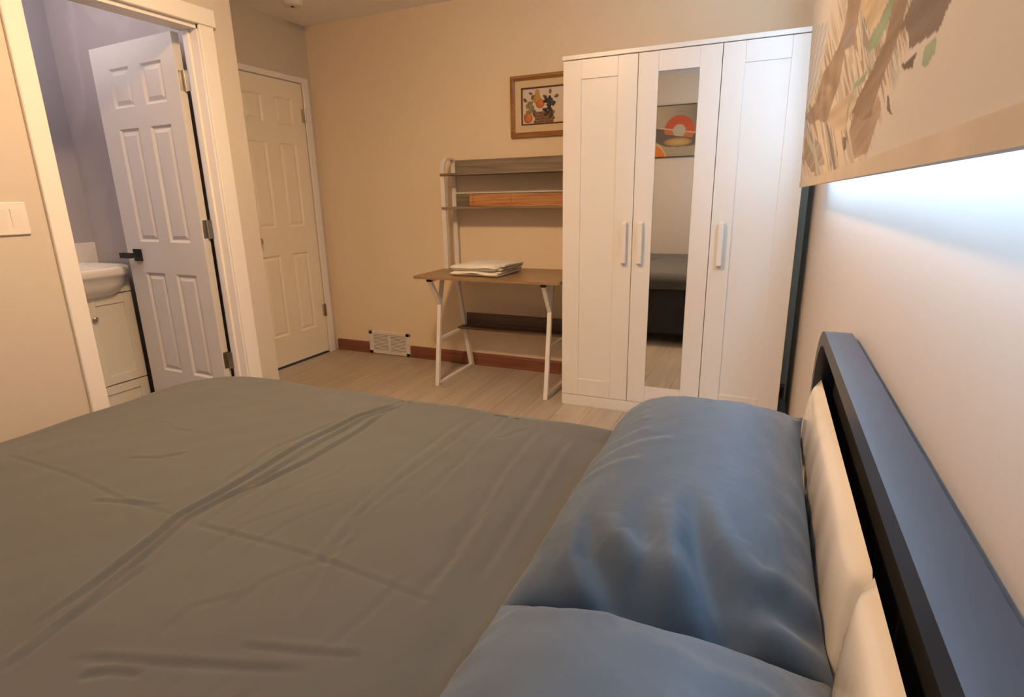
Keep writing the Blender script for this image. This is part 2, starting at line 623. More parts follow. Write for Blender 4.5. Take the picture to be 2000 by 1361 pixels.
# window behind the hanging print
win = thing('window_1', (0.1, (WINDOW_Y0 + WINDOW_Y1) / 2, WINDOW_Z0), 'window behind the hanging print', 'window', kind='structure')
bm = bmesh.new()
fwid = 0.045
box(bm, 0.075, 0.115, WINDOW_Y0, WINDOW_Y1, WINDOW_Z0, WINDOW_Z0 + fwid)
box(bm, 0.075, 0.115, WINDOW_Y0, WINDOW_Y1, WINDOW_Z1 - fwid, WINDOW_Z1)
for yy in (WINDOW_Y0, (WINDOW_Y0 + WINDOW_Y1) / 2 - fwid / 2, WINDOW_Y1 - fwid):
    box(bm, 0.075, 0.115, yy, yy + fwid, WINDOW_Z0 + fwid, WINDOW_Z1 - fwid)
obj('window_frame', bm, 'trim', win)
ym = (WINDOW_Y0 + WINDOW_Y1) / 2
for a, b_ in ((WINDOW_Y0 + fwid, ym - fwid / 2), (ym + fwid / 2, WINDOW_Y1 - fwid)):
    obj('pane', B(0.092, 0.097, a, b_, WINDOW_Z0 + fwid, WINDOW_Z1 - fwid), 'glass', win)

# bathroom door casing and jambs
tr1 = thing('trim_1', (XL, (DY0 + DY1) / 2, 0), 'white door casing around the bathroom doorway', 'door casing', kind='structure')
ct = 0.017
obj('side_casing', B(XL, XL + ct, -2.318, -2.250, 0, 1.992, bev=0.003), 'trim', tr1)
obj('side_casing', B(XL, XL + ct, -1.547, -1.470, 0, 1.992, bev=0.003), 'trim', tr1)
obj('head_casing', B(XL, XL + ct + 0.006, -2.328, -1.460, 1.990, 2.064, bev=0.003), 'trim', tr1)
jb = 0.018
obj('jamb', B(XL - WT, XL + 0.002, DY0, DY0 + jb, 0, DZ), 'trim', tr1)
obj('jamb', B(XL - WT, XL + 0.002, DY1 - jb, DY1, 0, DZ), 'trim', tr1)
obj('head_jamb', B(XL - WT, XL + 0.002, DY0, DY1, DZ - jb, DZ), 'trim', tr1)
for yy0, yy1 in ((DY1 - jb - 0.012, DY1 - jb), (DY0 + jb, DY0 + jb + 0.012)):
    obj('door_stop', B(XL - 0.075, XL - 0.042, yy0, yy1, 0, DZ - jb, bev=0.002), 'trim', tr1)
# closet door casing
tr2 = thing('trim_2', (XR2, (CY0 + CY1) / 2, 0), 'thin white casing around the closed cream door', 'door casing', kind='structure')
obj('side_casing', B(XR2, XR2 + 0.016, CY1 - 0.006, CY1 + 0.052, 0, 2.036, bev=0.003), 'trim', tr2)
obj('side_casing', B(XR2, XR2 + 0.016, CY0 - 0.052, CY0 + 0.006, 0, 2.036, bev=0.003), 'trim', tr2)
obj('head_casing', B(XR2, XR2 + 0.016, CY0 - 0.052, CY1 + 0.052, 2.032, 2.070, bev=0.003), 'trim', tr2)


# ---------------------------------------------------------------- six-panel doors
def six_panel_door(root, W, zb, zt, T, u_ranges, z_ranges, frame, material):
    """frame(u, w, z) -> world; u 0..W along the door, w 0..T thickness (0 = front face)."""
    def fb(bm, u0, u1, w0, w1, z0, z1):
        t = bmesh.new()
        bmesh.ops.create_cube(t, size=1.0)
        for v in t.verts:
            v.co = frame(u0 + (v.co.x + .5) * (u1 - u0), w0 + (v.co.y + .5) * (w1 - w0), z0 + (v.co.z + .5) * (z1 - z0))
        merge(bm, t)
    dep = 0.010
    slab = bmesh.new()
    fb(slab, 0, W, dep, T - dep, zb, zt)
    for w0, w1 in ((0, dep), (T - dep, T)):
        us = [0] + [a for r in u_ranges for a in r] + [W]
        for i in range(0, len(us), 2):
            fb(slab, us[i], us[i + 1], w0, w1, zb, zt)
        zs = [zb] + [a for r in z_ranges for a in r] + [zt]
        for u0, u1 in u_ranges:
            for i in range(0, len(zs), 2):
                fb(slab, u0, u1, w0, w1, zs[i], zs[i + 1])
    s = obj('door_slab', slab, material, root)
    for z0, z1 in z_ranges:
        for u0, u1 in u_ranges:
            bm = bmesh.new()
            for side in (0, 1):
                rings = []
                for ins, d in ((0, 0.0005), (0.011, dep - 0.0008), (0.016, dep - 0.0008), (0.034, 0.002)):
                    w = d if side == 0 else T - d
                    rings.append([bm.verts.new(frame(u, w, z)) for u, z in
                                  ((u0 + ins, z0 + ins), (u1 - ins, z0 + ins), (u1 - ins, z1 - ins), (u0 + ins, z1 - ins))])
                for r0, r1 in zip(rings, rings[1:]):
                    for i in range(4):
                        j = (i + 1) % 4
                        bm.faces.new((r0[i], r0[j], r1[j], r1[i]))
                bm.faces.new(rings[-1])
            obj('raised_panel', bm, material, s)
    return s


# bathroom door: open a right angle into the bathroom, hinged on the far jamb
HX, HY = XL - 0.135, -1.580
ang = math.radians(3.0)
ux, uy = -math.cos(ang), math.sin(ang)
d1 = thing('door_1', (HX, HY, 0), 'white six-panel door standing open into the bathroom, with black lever', 'door', kind='structure')


def f1(u, w, z):
    return Vector((HX + ux * u + uy * w, HY + uy * u - ux * w, z))


DW = 0.668
s1 = six_panel_door(d1, DW, 0.012, 1.972, 0.038, [(0.104, 0.270), (0.366, 0.532)],
                    [(0.280, 0.843), (1.010, 1.580), (1.680, 1.865)], f1, 'door')
# lever handle on a square rose
lv = bmesh.new()
for (u0, u1, w0, w1, z0, z1) in ((0.538, 0.602, -0.008, 0.0, 0.905, 0.968), (0.558, 0.582, -0.052, -0.008, 0.925, 0.949),
                                 (0.550, 0.650, -0.056, -0.040, 0.924, 0.950)):
    t = bmesh.new()
    bmesh.ops.create_cube(t, size=1.0)
    for v in t.verts:
        v.co = f1(u0 + (v.co.x + .5) * (u1 - u0), w0 + (v.co.y + .5) * (w1 - w0), z0 + (v.co.z + .5) * (z1 - z0))
    bmesh.ops.bevel(t, geom=t.edges[:], offset=0.0015, segments=1, affect='EDGES')
    merge(lv, t)
obj('lever_handle', lv, 'black', d1, label='black lever handle on a square plate')
for zc in (1.765, 1.078, 0.392):
    bm = bmesh.new()
    box(bm, HX, HX + 0.0022, -1.5735, -1.5440, zc - 0.045, zc + 0.045, bev=0.0008)
    lathe(bm, [(0.0065, -0.047), (0.0065, 0.047)], (HX + 0.009, -1.5485, zc), 'Z', 12)
    box(bm, HX + 0.004, XL - WT + 0.004, -1.5515, -1.5495, zc - 0.045, zc + 0.045)
    box(bm, XL - WT, XL - WT + 0.030, DY1 - jb - 0.0022, DY1 - jb, zc - 0.045, zc + 0.045)
    obj('hinge', bm, 'steel', d1, smooth=40)

# closed cream door in the recess
d2 = thing('door_2', (XR2 - 0.02, (CY0 + CY1) / 2, 0), 'closed cream six-panel door in the recess beside the far wall', 'door', kind='structure')


def f2(u, w, z):
    return Vector((XR2 - 0.004 - w, CY1 - 0.004 - u, z))


six_panel_door(d2, 0.672, 0.016, 2.028, 0.036, [(0.112, 0.276), (0.388, 0.552)],
               [(0.235, 0.828), (1.022, 1.608), (1.732, 1.912)], f2, 'door_cream')
for zc in (1.81, 0.355):
    bm = lathe(bmesh.new(), [(0.0065, -0.05), (0.0065, 0.05)], (XR2 + 0.010, CY1 - 0.006, zc), 'Z', 12)
    box(bm, XR2 - 0.004, XR2 + 0.006, CY1 - 0.030, CY1 - 0.006, zc - 0.046, zc + 0.046)
    obj('hinge', bm, 'steel', d2, smooth=40)
bm = B(XR2 - 0.004, XR2 + 0.004, CY0 + 0.040, CY0 + 0.112, 0.868, 1.0, bev=0.002)
lathe(bm, [(0.010, 0.0), (0.010, 0.03), (0.024, 0.034), (0.027, 0.048), (0.018, 0.058)], (XR2, CY0 + 0.075, 0.94), 'X', 20)
obj('knob', bm, 'steel', d2, smooth=40)
# dark strip put in for the shade in the gap below that door
obj('gap_shade_strip', B(XR2 - 0.10, XR2 - 0.006, CY0, CY1, 0.0, 0.004), 'dark_slot', d2)

# ---------------------------------------------------------------- ceiling lamp and smoke alarm
cl = thing('ceiling_lamp', (LAMP[0], LAMP[1], LAMP[2] - 0.1), 'round frosted flush lamp glowing on the ceiling', 'lamp')
obj('base', lathe(bmesh.new(), [(0.10, -0.022), (0.11, -0.012), (0.11, 0.0)], LAMP, 'Z', 40), 'trim', cl, smooth=40)
obj('shade', lathe(bmesh.new(), [(0.02, -0.066), (0.09, -0.063), (0.138, -0.052), (0.15, -0.036), (0.108, -0.014)], LAMP, 'Z', 40), 'glow', cl, smooth='all')
sm = thing('smoke_alarm', (-3.06, -0.47, HC - 0.04), 'round white smoke alarm on the ceiling above the cream door', 'smoke alarm')
obj('housing', lathe(bmesh.new(), [(0.030, -0.036), (0.052, -0.034), (0.062, -0.024), (0.066, -0.008), (0.066, 0.0)],
                     (-3.06, -0.47, HC), 'Z', 36), 'plastic', sm, smooth=40)
obj('test_button', lathe(bmesh.new(), [(0.010, -0.039), (0.012, -0.036)], (-3.06, -0.47, HC), 'Z', 16), 'dark_slot', sm)

# ---------------------------------------------------------------- light switch
sw = thing('light_switch', (XL, -2.437, 1.11), 'white double light switch beside the bathroom door casing', 'light switch')
obj('cover_plate', B(XL, XL + 0.008, -2.497, -2.379, 1.111, 1.224, bev=0.003, seg=2), 'plastic', sw)
for yy in (-2.461, -2.415):
    bm = prism(bmesh.new(), [(XL + 0.007, 1.134), (XL + 0.0085, 1.134), (XL + 0.0125, 1.201), (XL + 0.007, 1.201)], 1, yy - 0.0165, yy + 0.0165)
    obj('rocker', bm, 'plastic', sw)

# ---------------------------------------------------------------- floor vent on the far wall
vt = thing('wall_vent', (-2.86, -0.005, 0), 'white louvred air vent low on the far wall', 'vent')
vx0, vx1, vz0, vz1 = -3.052, -2.664, 0.004, 0.188
bm = bmesh.new()
box(bm, vx0, vx1, -0.018, 0.0, vz0, vz0 + 0.026, bev=0.003)
box(bm, vx0, vx1, -0.018, 0.0, vz1 - 0.026, vz1, bev=0.003)
box(bm, vx0, vx0 + 0.036, -0.018, 0.0, vz0, vz1, bev=0.003)
box(bm, vx1 - 0.036, vx1, -0.018, 0.0, vz0, vz1, bev=0.003)
xm = (vx0 + vx1) / 2
box(bm, xm - 0.007, xm + 0.007, -0.016, 0.0, vz0 + 0.02, vz1 - 0.02)
obj('vent_frame', bm, 'plastic', vt)
obj('vent_back', B(vx0 + 0.02, vx1 - 0.02, -0.003, -0.0005, vz0 + 0.02, vz1 - 0.02), 'dark_slot', vt)
for a, b_ in ((vx0 + 0.034, xm - 0.005), (xm + 0.005, vx1 - 0.034)):
    for i in range(11):
        z = vz0 + 0.033 + i * 0.0118
        bm = prism(bmesh.new(), [(-0.0160, z - 0.0032), (-0.0148, z - 0.0036), (-0.0112, z + 0.0032), (-0.0124, z + 0.0036)], 0, a, b_)
        obj('slat', bm, 'plastic', vt)
for xx in (vx0 + 0.012, vx1 - 0.012):
    obj('screw', lathe(bmesh.new(), [(0.0035, -0.0195), (0.004, -0.0175)], (xx, 0.0, 0.096), 'Y', 10), 'steel', vt)

# ================================================================== WARDROBE
G, WW, YF, WH = 0.058, 1.170, -0.55, 1.90
wx0, wx1 = -G - WW, -G
wd = thing('wardrobe', ((wx0 + wx1) / 2, -0.3, 0), 'tall white three-door wardrobe with a mirror in the middle door', 'wardrobe')
DF = YF + 0.018                                        # back plane of the doors
bm = bmesh.new()
box(bm, wx0, wx0 + 0.018, DF + 0.002, -0.05, 0.0, WH - 0.022)
box(bm, wx1 - 0.018, wx1, DF + 0.002, -0.05, 0.0, WH - 0.022)
box(bm, wx0 + 0.018, wx1 - 0.018, -0.056, -0.05, 0.0, WH - 0.022)
box(bm, wx0 + 0.018, wx1 - 0.018, DF + 0.02, -0.056, 0.05, 0.068)
box(bm, wx0 + 0.38, wx0 + 0.398, DF + 0.02, -0.056, 0.068, WH - 0.022)
box(bm, wx0 + 0.77, wx0 + 0.788, DF + 0.02, -0.056, 0.068, WH - 0.022)
obj('carcass', bm, 'wardrobe', wd)
obj('top_board', B(wx0 - 0.003, wx1 + 0.003, YF - 0.003, -0.05, WH - 0.022, WH, bev=0.002), 'wardrobe', wd)
obj('plinth', B(wx0, wx1, YF + 0.002, DF + 0.02, 0.0, 0.066, bev=0.001), 'wardrobe', wd)
dz0, dz1 = 0.069, WH - 0.0255
edges = [(wx0 + 0.001, wx0 + 0.3875), (wx0 + 0.3905, wx0 + 0.7785), (wx0 + 0.7815, wx1 - 0.001)]
ST, RZ0, RZ1 = 0.098, 0.168, 1.783
for i, (a, b_) in enumerate(edges):
    bm = bmesh.new()
    # two stiles and two rails with hair-line joints
    box(bm, a, a + ST, YF, DF, dz0, dz1, bev=0.0012)
    box(bm, b_ - ST, b_, YF, DF, dz0, dz1, bev=0.0012)
    box(bm, a + ST + 0.0004, b_ - ST - 0.0004, YF, DF, dz0, RZ0, bev=0.0008)
    box(bm, a + ST + 0.0004, b_ - ST - 0.0004, YF, DF, RZ1, dz1, bev=0.0008)
    d = obj('door', bm, 'wardrobe', wd)
    if i == 1:
        obj('door_panel', B(a + ST - 0.004, b_ - ST + 0.004, DF - 0.010, DF - 0.001, RZ0 - 0.004, RZ1 + 0.004), 'wardrobe', d)
        obj('mirror', B(a + ST + 0.0008, b_ - ST - 0.0008, YF + 0.003, DF - 0.0098, RZ0 + 0.0008, RZ1 - 0.0008, bev=0.0006), 'mirror', d,
            label='tall narrow mirror set in the middle door')
    else:
        obj('door_panel', B(a + ST - 0.004, b_ - ST + 0.004, YF + 0.0065, DF - 0.001, RZ0 - 0.004, RZ1 + 0.004), 'wardrobe', d)
    hx = {0: b_ - 0.040, 1: a + 0.042, 2: a + 0.050}[i]
    bm = prism(bmesh.new(), [(hx - 0.012, YF + 0.001), (hx + 0.012, YF + 0.001), (hx + 0.0135, YF - 0.028), (hx - 0.0135, YF - 0.028)], 2, 0.846, 1.070)
    for v in bm.verts:                                  # ends slope back to the door
        if v.co.y < YF - 0.02:
            v.co.z += -0.007 if v.co.z > 1.0 else 0.007
    bmesh.ops.bevel(bm, geom=bm.edges[:], offset=0.002, segments=2, affect='EDGES')
    obj('handle', bm, 'wardrobe', d)

# ================================================================== DESK WITH HUTCH
dk = thing('desk', (-1.72, -0.32, 0), 'wood-topped writing desk with white metal legs and a hutch', 'desk')
dx0, dx1, dyf, dyb, dzt = -2.212, -1.236, -0.598, -0.030, 0.735
ol = []
for cx, cy, a0 in ((dx1 - 0.03, dyb - 0.004, 0), (dx0 + 0.004, dyb - 0.004, 90), (dx0 + 0.03, dyf + 0.03, 180), (dx1 - 0.03, dyf + 0.03, 270)):
    r = 0.03 if a0 in (180, 270) else 0.004
    if a0 == 0:
        cx = dx1 - 0.004
    for i in range(7):
        a = math.radians(a0 + 15 * i)
        ol.append((cx + r * math.cos(a), cy + r * math.sin(a)))
bm = prism(bmesh.new(), ol, 2, dzt - 0.015, dzt)
obj('desk_top', bm, 'desk_top', dk)
TW = 0.026


def side_frame(xs):
    f = bmesh.new()
    obj('front_leg', bar(bar(bmesh.new(), (xs, -0.530, 0.0), (xs, -0.448, 0.548), TW, TW), (xs, -0.452, 0.540), (xs, -0.562, 0.715), TW, TW), 'white_metal', dk)
    obj('brace', bar(bmesh.new(), (xs, -0.448, 0.548), (xs, -0.398, 0.712), TW * 0.9, TW * 0.9), 'white_metal', dk)
    obj('rear_leg', bar(bar(bmesh.new(), (xs, -0.218, 0.712), (xs, -0.124, 0.318), TW, TW), (xs, -0.124, 0.318), (xs, -0.042, 0.0), TW, TW), 'white_metal', dk)
    obj('foot_rail', B(xs - TW / 2, xs + TW / 2, -0.530, -0.042, 0.0, 0.022, bev=0.002), 'white_metal', dk)
    obj('side_rail', B(xs - TW / 2, xs + TW / 2, -0.470, -0.118, 0.300, 0.320, bev=0.002), 'white_metal', dk)
    obj('top_rail', B(xs - TW / 2, xs + TW / 2, -0.560, -0.060, 0.700, 0.720, bev=0.002), 'white_metal', dk)
    obj('end_cap', B(xs - TW / 2 - 0.001, xs + TW / 2 + 0.001, -0.575, -0.556, 0.700, 0.7205, bev=0.001), 'black', dk, label='black plastic end cap')
    f.free()


XSL, XSR = -2.105, -1.338
side_frame(XSL)
side_frame(XSR)
obj('cross_rail', B(XSL, XSR, -0.420, -0.395, 0.700, 0.720, bev=0.002), 'white_metal', dk)
bm = bmesh.new()
obj('lower_shelf', B(XSL - 0.01, XSR + 0.01, -0.215, -0.120, 0.320, 0.334, bev=0.002), 'walnut', dk, label='dark narrow footwell shelf')
obj('lower_back_board', B(XSL + 0.014, XSR - 0.014, -0.122, -0.108, 0.334, 0.420, bev=0.002), 'walnut', dk)
bm.free()


def hutch_side(xs):
    r = 0.075
    yf, yb, zt = -0.190, -0.042, 1.462
    pts = [(xs, yf, dzt)]
    for i in range(9):
        a = math.radians(180 - 11.25 * i)
        pts.append((xs, yf + r + r * math.cos(a), zt - r + r * math.sin(a)))
    for i in range(0, 9):
        a = math.radians(90 - 11.25 * i)
        pts.append((xs, yb - 0.03 + 0.03 * math.cos(a), zt - 0.03 + 0.03 * math.sin(a)))
    pts.append((xs, yb, dzt))
    obj('hutch_upright', sweep(bmesh.new(), pts, 0.030, 0.016), 'white_metal', dk, smooth=30)
    obj('hutch_foot', B(xs - 0.015, xs + 0.015, yf, yb, dzt, dzt + 0.014, bev=0.002), 'white_metal', dk)


HXL, HXR = -2.190, -1.262
hutch_side(HXL)
hutch_side(HXR)
obj('hutch_shelf', B(HXL - 0.010, HXR + 0.010, -0.212, -0.030, 1.350, 1.363, bev=0.0015), 'hutch', dk)
obj('hutch_back_board', B(HXL + 0.016, HXR - 0.016, -0.045, -0.031, 1.363, 1.452, bev=0.0015), 'hutch', dk)
obj('hutch_shelf', B(HXL - 0.010, HXR + 0.010, -0.212, -0.030, 1.135, 1.148, bev=0.0015), 'hutch', dk)
obj('hutch_back_board', B(HXL + 0.016, HXR - 0.016, -0.045, -0.031, 1.148, 1.232, bev=0.0015), 'hutch', dk)
obj('hutch_rail', B(HXL + 0.014, HXR - 0.014, -0.050, -0.030, 1.232, 1.240, bev=0.001), 'white_metal', dk)

# orange wooden tray board standing on the middle shelf
ob = thing('wooden_panel', (-1.68, -0.19, 1.148), 'orange oak framed board standing on the desk hutch middle shelf', 'board')
px0, px1, pz0, pz1 = -1.990, -1.300, 1.148, 1.2305
obj('inlay_board', B(px0 + 0.02, px1 - 0.02, -0.196, -0.184, pz0 + 0.012, pz1 - 0.004), 'orange_oak', ob)
obj('edge_strip', B(px0, px0 + 0.026, -0.202, -0.182, pz0, pz1, bev=0.002), 'orange_oak', ob)
obj('edge_strip', B(px1 - 0.026, px1, -0.202, -0.182, pz0, pz1, bev=0.002), 'orange_oak', ob)
obj('edge_strip', B(px0 + 0.026, px1 - 0.026, -0.202, -0.182, pz0, pz0 + 0.014, bev=0.002), 'orange_oak', ob)
obj('divider', B(-1.712, -1.690, -0.200, -0.184, pz0 + 0.014, pz1, bev=0.002), 'orange_oak', ob)

# folded towel
tw = thing('folded_towel', (-1.80, -0.34, dzt), 'thick folded cream towel with striped hems lying on the desk', 'towel')


def soft_slab(x0, x1, y0, y1, z0, th, seed, lift=0.0, n=44, mm=28):
    r = np.random.default_rng(seed)
    u = np.linspace(-1, 1, n)
    v = np.linspace(-1, 1, mm)
    U, V = np.meshgrid(u, v, indexing='ij')
    pr = (1 - np.abs(U) ** 10) ** 0.5 * (1 - np.abs(V) ** 8) ** 0.5
    ph = r.uniform(0, 6, 6)
    wob = 0.0035 * np.sin(3.1 * U + ph[0] + 1.3 * V) + 0.0025 * np.sin(5.3 * U - 2.1 * V + ph[1])
    out = []
    for s in (1, -1):
        X = (x0 + x1) / 2 + U * (x1 - x0) / 2
        Y = (y0 + y1) / 2 + V * (y1 - y0) / 2 + 0.006 * np.sin(2.5 * U + ph[2])
        Z = z0 + th / 2 + s * th / 2 * pr + wob * (1 if s > 0 else 0.2) + lift * np.clip((U - 0.35) / 0.65, 0, 1) ** 2 * np.clip(V + 0.7, 0, 1.7) / 1.7
        Z = np.maximum(Z, dzt + 0.0005)
        P = np.stack([X, Y, Z], -1).reshape(-1, 3)
        a = math.radians(-4)
        c = np.array([-1.80, -0.34])
        d = P[:, :2] - c
        P[:, 0] = c[0] + d[:, 0] * math.cos(a) - d[:, 1] * math.sin(a)
        P[:, 1] = c[1] + d[:, 0] * math.sin(a) + d[:, 1] * math.cos(a)
        out.append(P)
    P = np.vstack(out)
    F = np.vstack([grid_faces(n, mm, 0), grid_faces(n, mm, n * mm, True)])
    return P, F


for nm, args in (('lower_fold', (-1.975, -1.645, -0.520, -0.185, dzt, 0.034, 1, 0.004)),
                 ('upper_fold', (-1.985, -1.655, -0.515, -0.180, dzt + 0.030, 0.044, 2, 0.020))):
    P, F = soft_slab(*args)
    grid_object(nm, P, F, 'towel', tw)
for q in range(4):                                      # loose hem layers at the open end
    P, F = soft_slab(-1.74, -1.640 + 0.005 * q, -0.505 + 0.02 * q, -0.170, dzt + 0.001 + 0.0175 * q, 0.0155, 5 + q, 0.003, 24, 24)
    grid_object('hem_layer', P, F, 'towel', tw)
    P, F = soft_slab(-1.652 + 0.005 * q, -1.638 + 0.005 * q, -0.490 + 0.02 * q, -0.185, dzt + 0.0078 + 0.0175 * q, 0.0022, 5 + q, 0.0, 12, 24)
    grid_object('hem_stripe', P, F, 'towel_stripe', tw)

# ================================================================== FRUIT PICTURE
fp = thing('fruit_picture', (-1.49, -0.01, 1.575), 'small honey-wood framed fruit picture above the desk hutch', 'picture')
fx0, fx1, fz0, fz1 = -1.764, -1.215, 1.574, 1.940


def mitre(bm, x0, x1, z0, z1, w, ya, yb, yc):
    """picture-frame moulding with mitred corners; ya = wall, yb = outer face, yc = inner face."""
    prof = [(0, ya), (0, yb), (w * 0.55, yb - 0.004), (w, yc), (w, ya)]
    rings = []
    for ins, y in prof:
        rings.append([bm.verts.new(p) for p in ((x0 + ins, y, z0 + ins), (x1 - ins, y, z0 + ins), (x1 - ins, y, z1 - ins), (x0 + ins, y, z1 - ins))])
    for r0, r1 in zip(rings, rings[1:]):
        for i in range(4):
            j = (i + 1) % 4
            bm.faces.new((r0[i], r0[j], r1[j], r1[i]))
    return bm


obj('frame', mitre(bmesh.new(), fx0, fx1, fz0, fz1, 0.030, 0.0, -0.022, -0.016), 'frame_wood', fp)
obj('mat_board', ringprism(bmesh.new(), [(fx0 + .028, fz0 + .028), (fx1 - .028, fz0 + .028), (fx1 - .028, fz1 - .028), (fx0 + .028, fz1 - .028), (fx0 + .028, fz0 + .028)],
                           [(fx0 + .074, fz0 + .074), (fx1 - .074, fz0 + .074), (fx1 - .074, fz1 - .074), (fx0 + .074, fz1 - .074), (fx0 + .074, fz0 + .074)], 1, -0.012, -0.010), 'mat_board', fp)
obj('inner_slip', mitre(bmesh.new(), fx0 + .072, fx1 - .072, fz0 + .072, fz1 - .072, 0.008, -0.004, -0.014, -0.013), 'mat_edge', fp)
sheet = obj('picture_sheet', B(fx0 + .07, fx1 - .07, -0.006, -0.004, fz0 + .07, fz1 - .07), 'paper', fp)
Y0 = -0.007
obj('orange', ell(bmesh.new(), (-1.648, Y0, 1.690), (0.030, 0.008, 0.031), 20, 12), 'orange_fruit', sheet, smooth='all')
bm = ell(bmesh.new(), (-1.588, Y0, 1.800), (0.026, 0.007, 0.030), 18, 12)
ell(bm, (-1.584, Y0, 1.832), (0.015, 0.005, 0.022))
obj('pear', bm, 'pear', sheet, smooth='all')
obj('peach', ell(bmesh.new(), (-1.566, Y0, 1.770), (0.030, 0.008, 0.027), 18, 12), 'orange_fruit', sheet, smooth='all')
bm = bmesh.new()
for q in range(46):
    a, rr = random.uniform(0, 6.28), math.sqrt(random.random())
    ell(bm, (-1.505 + 0.040 * rr * math.cos(a), Y0 - random.uniform(0, 0.003), 1.752 + 0.066 * rr * math.sin(a)), (0.0085, 0.006, 0.0085), 10, 6)
obj('dark_grapes', bm, 'grape', sheet, smooth='all')
bm = bmesh.new()
for q in range(24):
    a, rr = random.uniform(0, 6.28), math.sqrt(random.random())
    ell(bm, (-1.638 + 0.026 * rr * math.cos(a), Y0 - random.uniform(0, 0.003), 1.755 + 0.038 * rr * math.sin(a)), (0.0085, 0.006, 0.0085), 10, 6)
obj('pale_grapes', bm, 'grape_pale', sheet, smooth='all')
bm = bmesh.new()
for (lx, lz, a, L) in ((-1.655, 1.785, 2.4, .03), (-1.620, 1.795, 1.2, .03), (-1.617, 1.828, 2.8, .024), (-1.545, 1.815, -.5, .03), (-1.60, 1.735, -1.9, .035),
                       (-1.54, 1.72, 4.2, .04), (-1.50, 1.822, 1.4, .028), (-1.47, 1.80, 0.4, .03)):
    pts = []
    for i in range(12):
        t = 2 * math.pi * i / 12
        u, v = L * (0.5 + 0.5 * math.cos(t)), L * 0.3 * math.sin(t)
        pts.append((lx + u * math.cos(a) - v * math.sin(a), lz + u * math.sin(a) + v * math.cos(a)))
    prism(bm, pts, 1, Y0, Y0 - 0.004)
obj('leaves', bm, 'leaf', sheet)
bm = bmesh.new()
for r_ in range(4):
    for c_ in range(7):
        ell(bm, (-1.600 + c_ * 0.019 + (0.009 if r_ % 2 else 0), Y0, 1.664 + r_ * 0.017), (0.011, 0.006, 0.009), 8, 6)
obj('basket', bm, 'basket', sheet, smooth='all')

# ================================================================== ABSTRACT ART (seen in the mirror)
aa = thing('abstract_picture', (-1.0, YN, 1.60), 'abstract picture with a red half ring reflected in the wardrobe mirror', 'picture')
ax0, ax1, az0, az1 = -1.62, -0.62, 1.597, 2.114
n, mgrid = 240, 130
xs = np.linspace(ax0, ax1, n)
zs = np.linspace(az0, az1, mgrid)
X, Z = np.meshgrid(xs, zs, indexing='ij')
C = np.empty(X.shape + (3,))
g = np.clip((X + 1.45) / 0.6, 0, 1)[..., None]
C[:] = np.array([0.46, 0.37, 0.25]) * (1 - g) + np.array([0.15, 0.11, 0.085]) * g
cx, cz = -1.150, 1.858


def paint(mask, col):
    C[mask] = col


rr = np.hypot(X - cx, Z - cz)
tilt = (Z - cz) + 0.16 * (X - cx)
low = ((X - cx) / 0.30) ** 2 + ((Z - cz + 0.01) / 0.165) ** 2 < 1
paint(low & (tilt < 0.0), (0.11, 0.080, 0.068))
paint((Z < cz - 0.165 + 0.35 * (X - cx) ** 2), (0.33, 0.27, 0.18))
gold = ((X - cx + 0.01) / 0.15) ** 2 + ((Z - cz + 0.115) / 0.045) ** 2
k_ = (gold < 1) & (tilt < -0.05)
C[k_] = (np.array([0.50, 0.30, 0.10]) * (1.0 - 0.55 * gold[..., None]))[k_]
ring = (rr < 0.158) & (rr > 0.060) & (tilt > -0.045)
C[ring] = np.array([0.46, 0.065, 0.018])
ring2 = (rr < 0.158) & (rr > 0.060) & (tilt <= -0.012) & (tilt > -0.055)
C[ring2] = np.array([0.42, 0.13, 0.03])
paint((rr < 0.066) & (tilt > -0.055), (0.42, 0.355, 0.27))
paint((np.abs(tilt) < 0.006) & (X < cx - 0.06) & (X > cx - 0.24), (0.55, 0.42, 0.28))
paint((np.abs(tilt) < 0.006) & (X > cx + 0.06) & (X < cx + 0.2), (0.55, 0.36, 0.20))
paint((np.hypot(X + 1.47, Z - 1.55) < 0.20), (0.60, 0.44, 0.26))
paint((np.hypot(X + 1.47, Z - 1.55) < 0.188), (0.60, 0.17, 0.018))
P = np.stack([X, np.full_like(X, YN + 0.021), Z], -1).reshape(-1, 3)
grid_object('art_sheet', P, grid_faces(n, mgrid, 0, True), 'art', aa, smooth=False, colors=C.reshape(-1, 3))
obj('backing', B(ax0, ax1, YN, YN + 0.019, az0, az1), 'black', aa)
bm = bmesh.new()
for a in ((ax0 - .008, ax1 + .008, az0 - .008, az0), (ax0 - .008, ax1 + .008, az1, az1 + .008)):
    box(bm, a[0], a[1], YN, YN + 0.026, a[2], a[3])
for a in ((ax0 - .008, ax0), (ax1, ax1 + .008)):
    box(bm, a[0], a[1], YN, YN + 0.026, az0, az1)
obj('frame', bm, 'black', aa)

# ================================================================== HANGING PRINT on the right wall
# hung very slightly out of level
TILT = 0.0065 / 2.1
hp = thing('hanging_print', (-0.09, -2.3, 1.222), 'large unframed print of brown and green strokes on the headboard wall', 'picture')
PY0, PY1, PZ0, PZ1 = -3.40, -1.150, 1.222, 2.16
BAND = 0.0185


def print_x(z):
    return -0.092 - 0.0294 * (z - PZ0)


ny, nz_ = 760, 240
ys = np.linspace(PY0, PY1, ny)
zs = PZ0 + BAND + (PZ1 - PZ0 - BAND) * np.linspace(0, 1, nz_) ** 2.0
Y, Z = np.meshgrid(ys, zs, indexing='ij')


